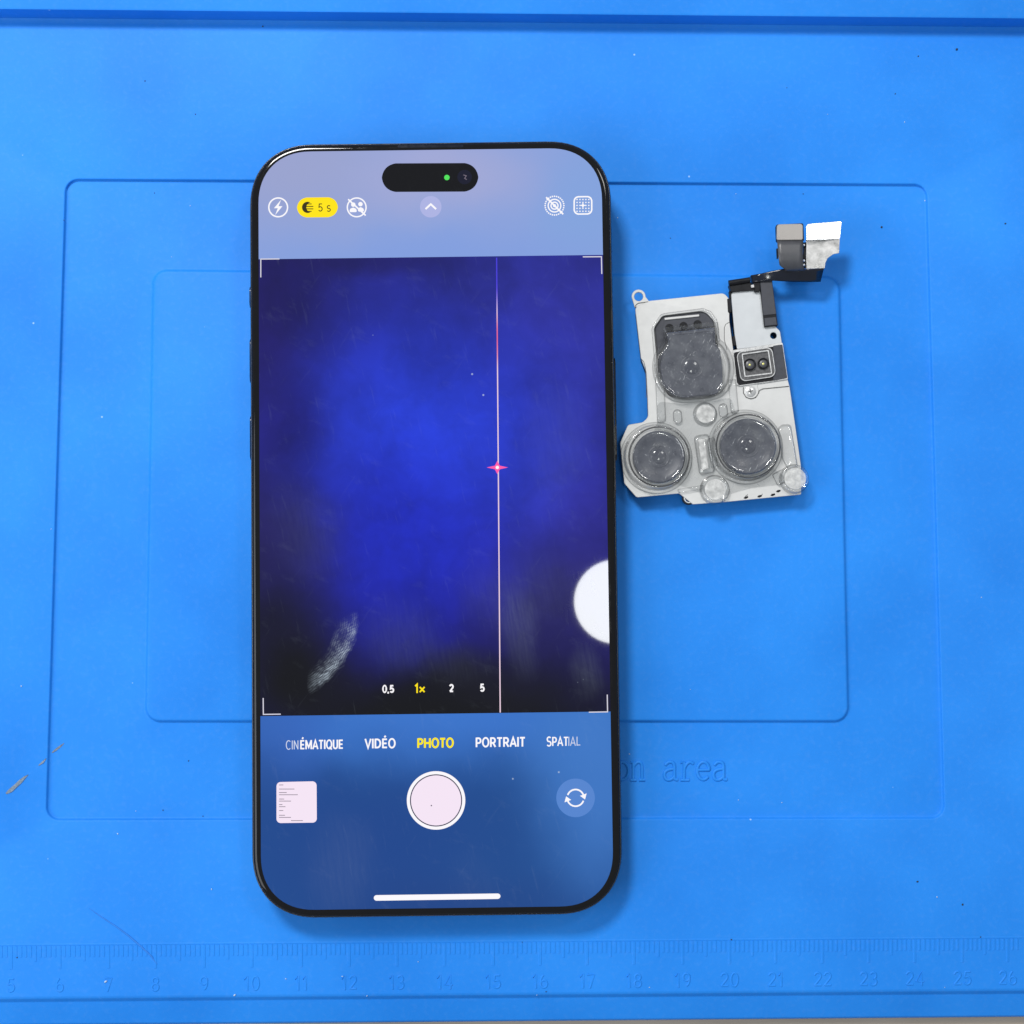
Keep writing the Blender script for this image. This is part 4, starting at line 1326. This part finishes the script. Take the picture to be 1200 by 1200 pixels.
# grey cable folding up to the first connector
ribbon('grey_flex', [((919.5, 317.5), (943, 317), 6.7), ((919.2, 315), (942.6, 314.4), 7.1), ((913.5, 310.8), (941.4, 312), 7.7), ((912.4, 304), (941, 304), 8.2), ((911.6, 295), (940.8, 295), 8.35),
                     ((911, 288), (941, 288), 8.2), ((910.6, 281), (941.2, 281), 8.1)], 'flex')
mp_('flex_edge', [rpoly([(910, 291), (912, 291), (912, 303), (910.6, 303)], .4)], 7.9, 7.3, 'black', bevel=0)
# first connector: beige stiffener on a dark body
mp_('connector', [rpoly([(909.4, 263, 2), (941.6, 261.4, 2), (942.4, 283, 2), (910.2, 283, 2)])], 8.2, 7.1, 'black', bevel=.1)
mp_('stiffener', [rpoly([(910.4, 262.8, 3), (940.8, 262, 3), (941, 281, 2), (910.2, 281.2, 2)])], 8.5, 8.15, 'beige_plate')
# second connector: its polished stiffener leans so that it mirrors the lamp
pc = MMx @ loc(MMx, 965, 271, 8.3 * MM)
hv = ((CAM - pc).normalized() + (LAMP_C - pc).normalized()).normalized()
qc = loc(MMx, 965, 271, 8.3 * MM)


def tilt(off):
    def f(px, py):
        q = loc(MMx, px, py, 8.3 * MM)
        return 8.3 + off - (hv.x * (q.x - qc.x) + hv.y * (q.y - qc.y)) / hv.z / MM
    return f


mp_('stiffener', [rpoly([(945, 262.4, 3.4), (986.4, 259, 1.2), (984.4, 280, 2), (945, 281.6, 1.2)])], tilt(.25), tilt(-.15), 'polished')
mp_('connector', [rpoly([(947, 263.4), (983.6, 261), (982, 279), (946.6, 280)], 1)], tilt(-.17), tilt(-1.0), 'black')
foil = rpoly([(944.4, 281.2, 0), (984.2, 279.8, .5), (983.4, 296.6, 1), (976.6, 297.8, 3), (970, 302.5, 3), (967.4, 308, 1), (966.6, 314.4, .6), (944.2, 315, .6)])
fz = lambda x, y: 8.05 + .02 * (x - 965) - max(0, y - 281) * .03
mp_('foil_flex', [foil], fz, lambda x, y: fz(x, y) - .15, 'foil', bevel=.04)
ribbon('spine', [((941.4, 284), (945, 284), 7.6), ((941.2, 300), (944.6, 300), 7.4), ((941.6, 314), (945, 314), 7.0)], 'black')
for y in (286.7, 305, 310):
    lathe('solder_ball', MMx, 942.6, y, [(1.5, 7.7), (1.35, 7.95), (.8, 8.1), (.2, 8.15)], 'polished', mod, 14)

# ---------------------------------------------------------------- clear protective cover
cov = empty('protective_cover', MMx, 'clear plastic protective cover capping the lenses of the camera module', 'cover')


def cv(name, loops, zt, zb, mt='clear', bevel=.12, parent=cov):
    return prism(name, MMx, loops, zt, zb, mt, parent, bevel, 30)


def cap_rings(name, outline, cx, cy, steps):
    rings = []
    for s, z in steps:
        rings.append([loc(MMx, cx + (p.x - cx) * s, cy + (p.y - cy) * s, z * MM) for p in outline])
    return link(name, loft(rings, False, True, name), 'clear', cov, 60)


ZC = ZP + .05


def cap_profile(R):
    return [(R + 2.2, ZC), (R + 1.6, ZC + .22), (R + .2, ZC + .42), (R - 1.0, ZC + .5), (R - 1.8, ZC + .8), (R - 2.8, ZL - .3), (R - 3.4, ZL + .15), (R - 4.4, ZL + .42), (R - 5.4, ZL + .44), (R - 6.2, ZL + .28),
            (R - 6.8, ZL + .02), (R - 7.6, ZL - .06), (R - 8.4, ZL + .06), (R - 9.1, ZL + .36), (R - 9.9, ZL + .46), (R - 10.8, ZL + .38), (R - 11.6, ZL + .30), (R - 14, ZL + .30)]


lathe('lens_cap', MMx, 770.5, 535, cap_profile(40.6), 'clear', cov, 80, True, 60)
lathe('lens_cap', MMx, 875.8, 522, cap_profile(42.4), 'clear', cov, 80, True, 60)
capo = smooth_loop([(779, 390), (781.5, 386.8), (810, 383.6), (836.5, 380.8), (839.6, 383.5), (841, 398), (848, 405), (855, 418), (857, 434), (854, 450), (846, 461), (834, 466.5), (817, 469), (800, 469.5), (785, 465), (773, 452), (767.5, 434), (769, 418), (776, 407), (780, 400)])
cap_rings('lens_cap', capo, 811, 431, [(1.07, ZC), (1.05, ZC + .22), (1.015, ZC + .42), (.985, ZC + .5), (.965, ZC + .9), (.94, ZL - .3), (.925, ZL + .1), (.90, ZL + .34), (.875, ZL + .36), (.855, ZL + .2), (.84, ZL), (.81, ZL - .02)])

# knobs, pegs, ears and ribs
def knob(cx, cy, r, z, rin):
    k = lathe('knob', MMx, cx, cy, [(r + 1.6, ZC), (r + 1.0, ZC + .2), (r + .2, z - .5), (r - .5, z - .12), (r - 1.2, z), (rin + .6, z - .02), (rin, z - .14), (rin - .8, z - .16)], 'clear', cov, 48, True, 60)
    lathe('frosted_face', MMx, cx, cy, [(rin - .3, z - .25), (rin - .6, z - .12), (rin * .3, z - .1)], 'frosted', k, 40)


knob(826.8, 485, 12.8, ZP + .9, 11.2)
knob(838.4, 573.5, 16.2, ZP + 1.5, 12.8)
knob(932, 560.8, 16.2, ZP + 1.6, 13.2)
for cx, cy in ((794, 488.5), (847.4, 481.5)):
    p_ = rpoly([(cx - 5.4, cy - 8, 4.5), (cx + 4.2, cy - 8.6, 4.5), (cx + 5.6, cy + 7.4, 4.5), (cx - 4, cy + 8.2, 4.5)])
    cap_rings('peg', p_, cx, cy, [(1.1, ZC), (1.0, ZP + .2), (.95, ZP + .75), (.78, ZP + .9), (.6, ZP + .85)])
e1 = rpoly([(813.5, 512, 4), (830.5, 509, 4), (837.5, 553, 4), (820, 556.5, 4)])
cap_rings('ear', e1, 825.5, 532.5, [(1.06, ZC), (1.0, ZP + .3), (.97, ZP + .9), (.86, ZP + 1.1), (.8, ZP + 1.0)])
cv('ear_bar', [rpoly([(818.2, 515, 1.5), (827, 513.6, 1.5), (831.6, 550, 1.5), (822.6, 551.6, 1.5)])], ZP + 1.25, ZP + .2, 'frosted', .3)
cv('ear_neck', [rpoly([(829, 514), (838, 512), (841, 546), (834.5, 549)], 2)], ZP + 1.1, ZC, 'clear', .2)
e2 = rpoly([(912, 502, 3), (917, 498.5, 3), (926.5, 498, 4), (934.5, 546, 3), (924, 550, 3), (917, 538, 3)])
cap_rings('ear', e2, 923, 524, [(1.05, ZC), (1.0, ZP + .3), (.97, ZP + .9), (.86, ZP + 1.1), (.8, ZP + 1.0)])
for pts in ([(768, 442, 2), (778, 441, 2), (780, 493, 3), (770.5, 495, 3)], [(853.5, 446, 2), (862, 445, 2), (865.5, 482, 3), (857, 485, 3)], [(794, 573.5, 1.5), (824, 568.5, 1.5), (824, 572.5, 1.5), (796, 577.4, 1.5)], [(905, 556, 2), (921, 548, 2), (924, 560, 2), (912, 570, 2)]):
    c_ = Vector((sum(p[0] for p in pts) / 4, sum(p[1] for p in pts) / 4))
    cap_rings('rib', rpoly(pts), c_.x, c_.y, [(1.08, ZC), (1.0, ZP + .3), (.94, ZP + .7), (.7, ZP + .85), (.55, ZP + .8)])
web = rpoly([(770, 470, 6), (800, 474, 2), (838, 470, 2), (856, 465, 5), (862, 484, 6), (905, 500, 8), (905, 548, 8), (930, 566, 8), (880, 572, 8), (838, 584, 8), (800, 570, 8), (778, 560, 8), (760, 520, 8), (770, 496, 6)])
cv('web_sheet', [web], ZP + .09, ZP + .03, 'clear', 0)

pts = [loc(MMx, x, y, (ZP + .15) * MM) for x, y in ((769, 440), (767.2, 410), (765, 386), (767.5, 379.5), (775, 369.8), (779, 368.4), (824, 362.6), (832, 366), (838.6, 375), (841, 386), (842, 400))]
link('rim_bead', tube_mesh([pts], .28 * MM, n=8), 'clear', cov, 60)
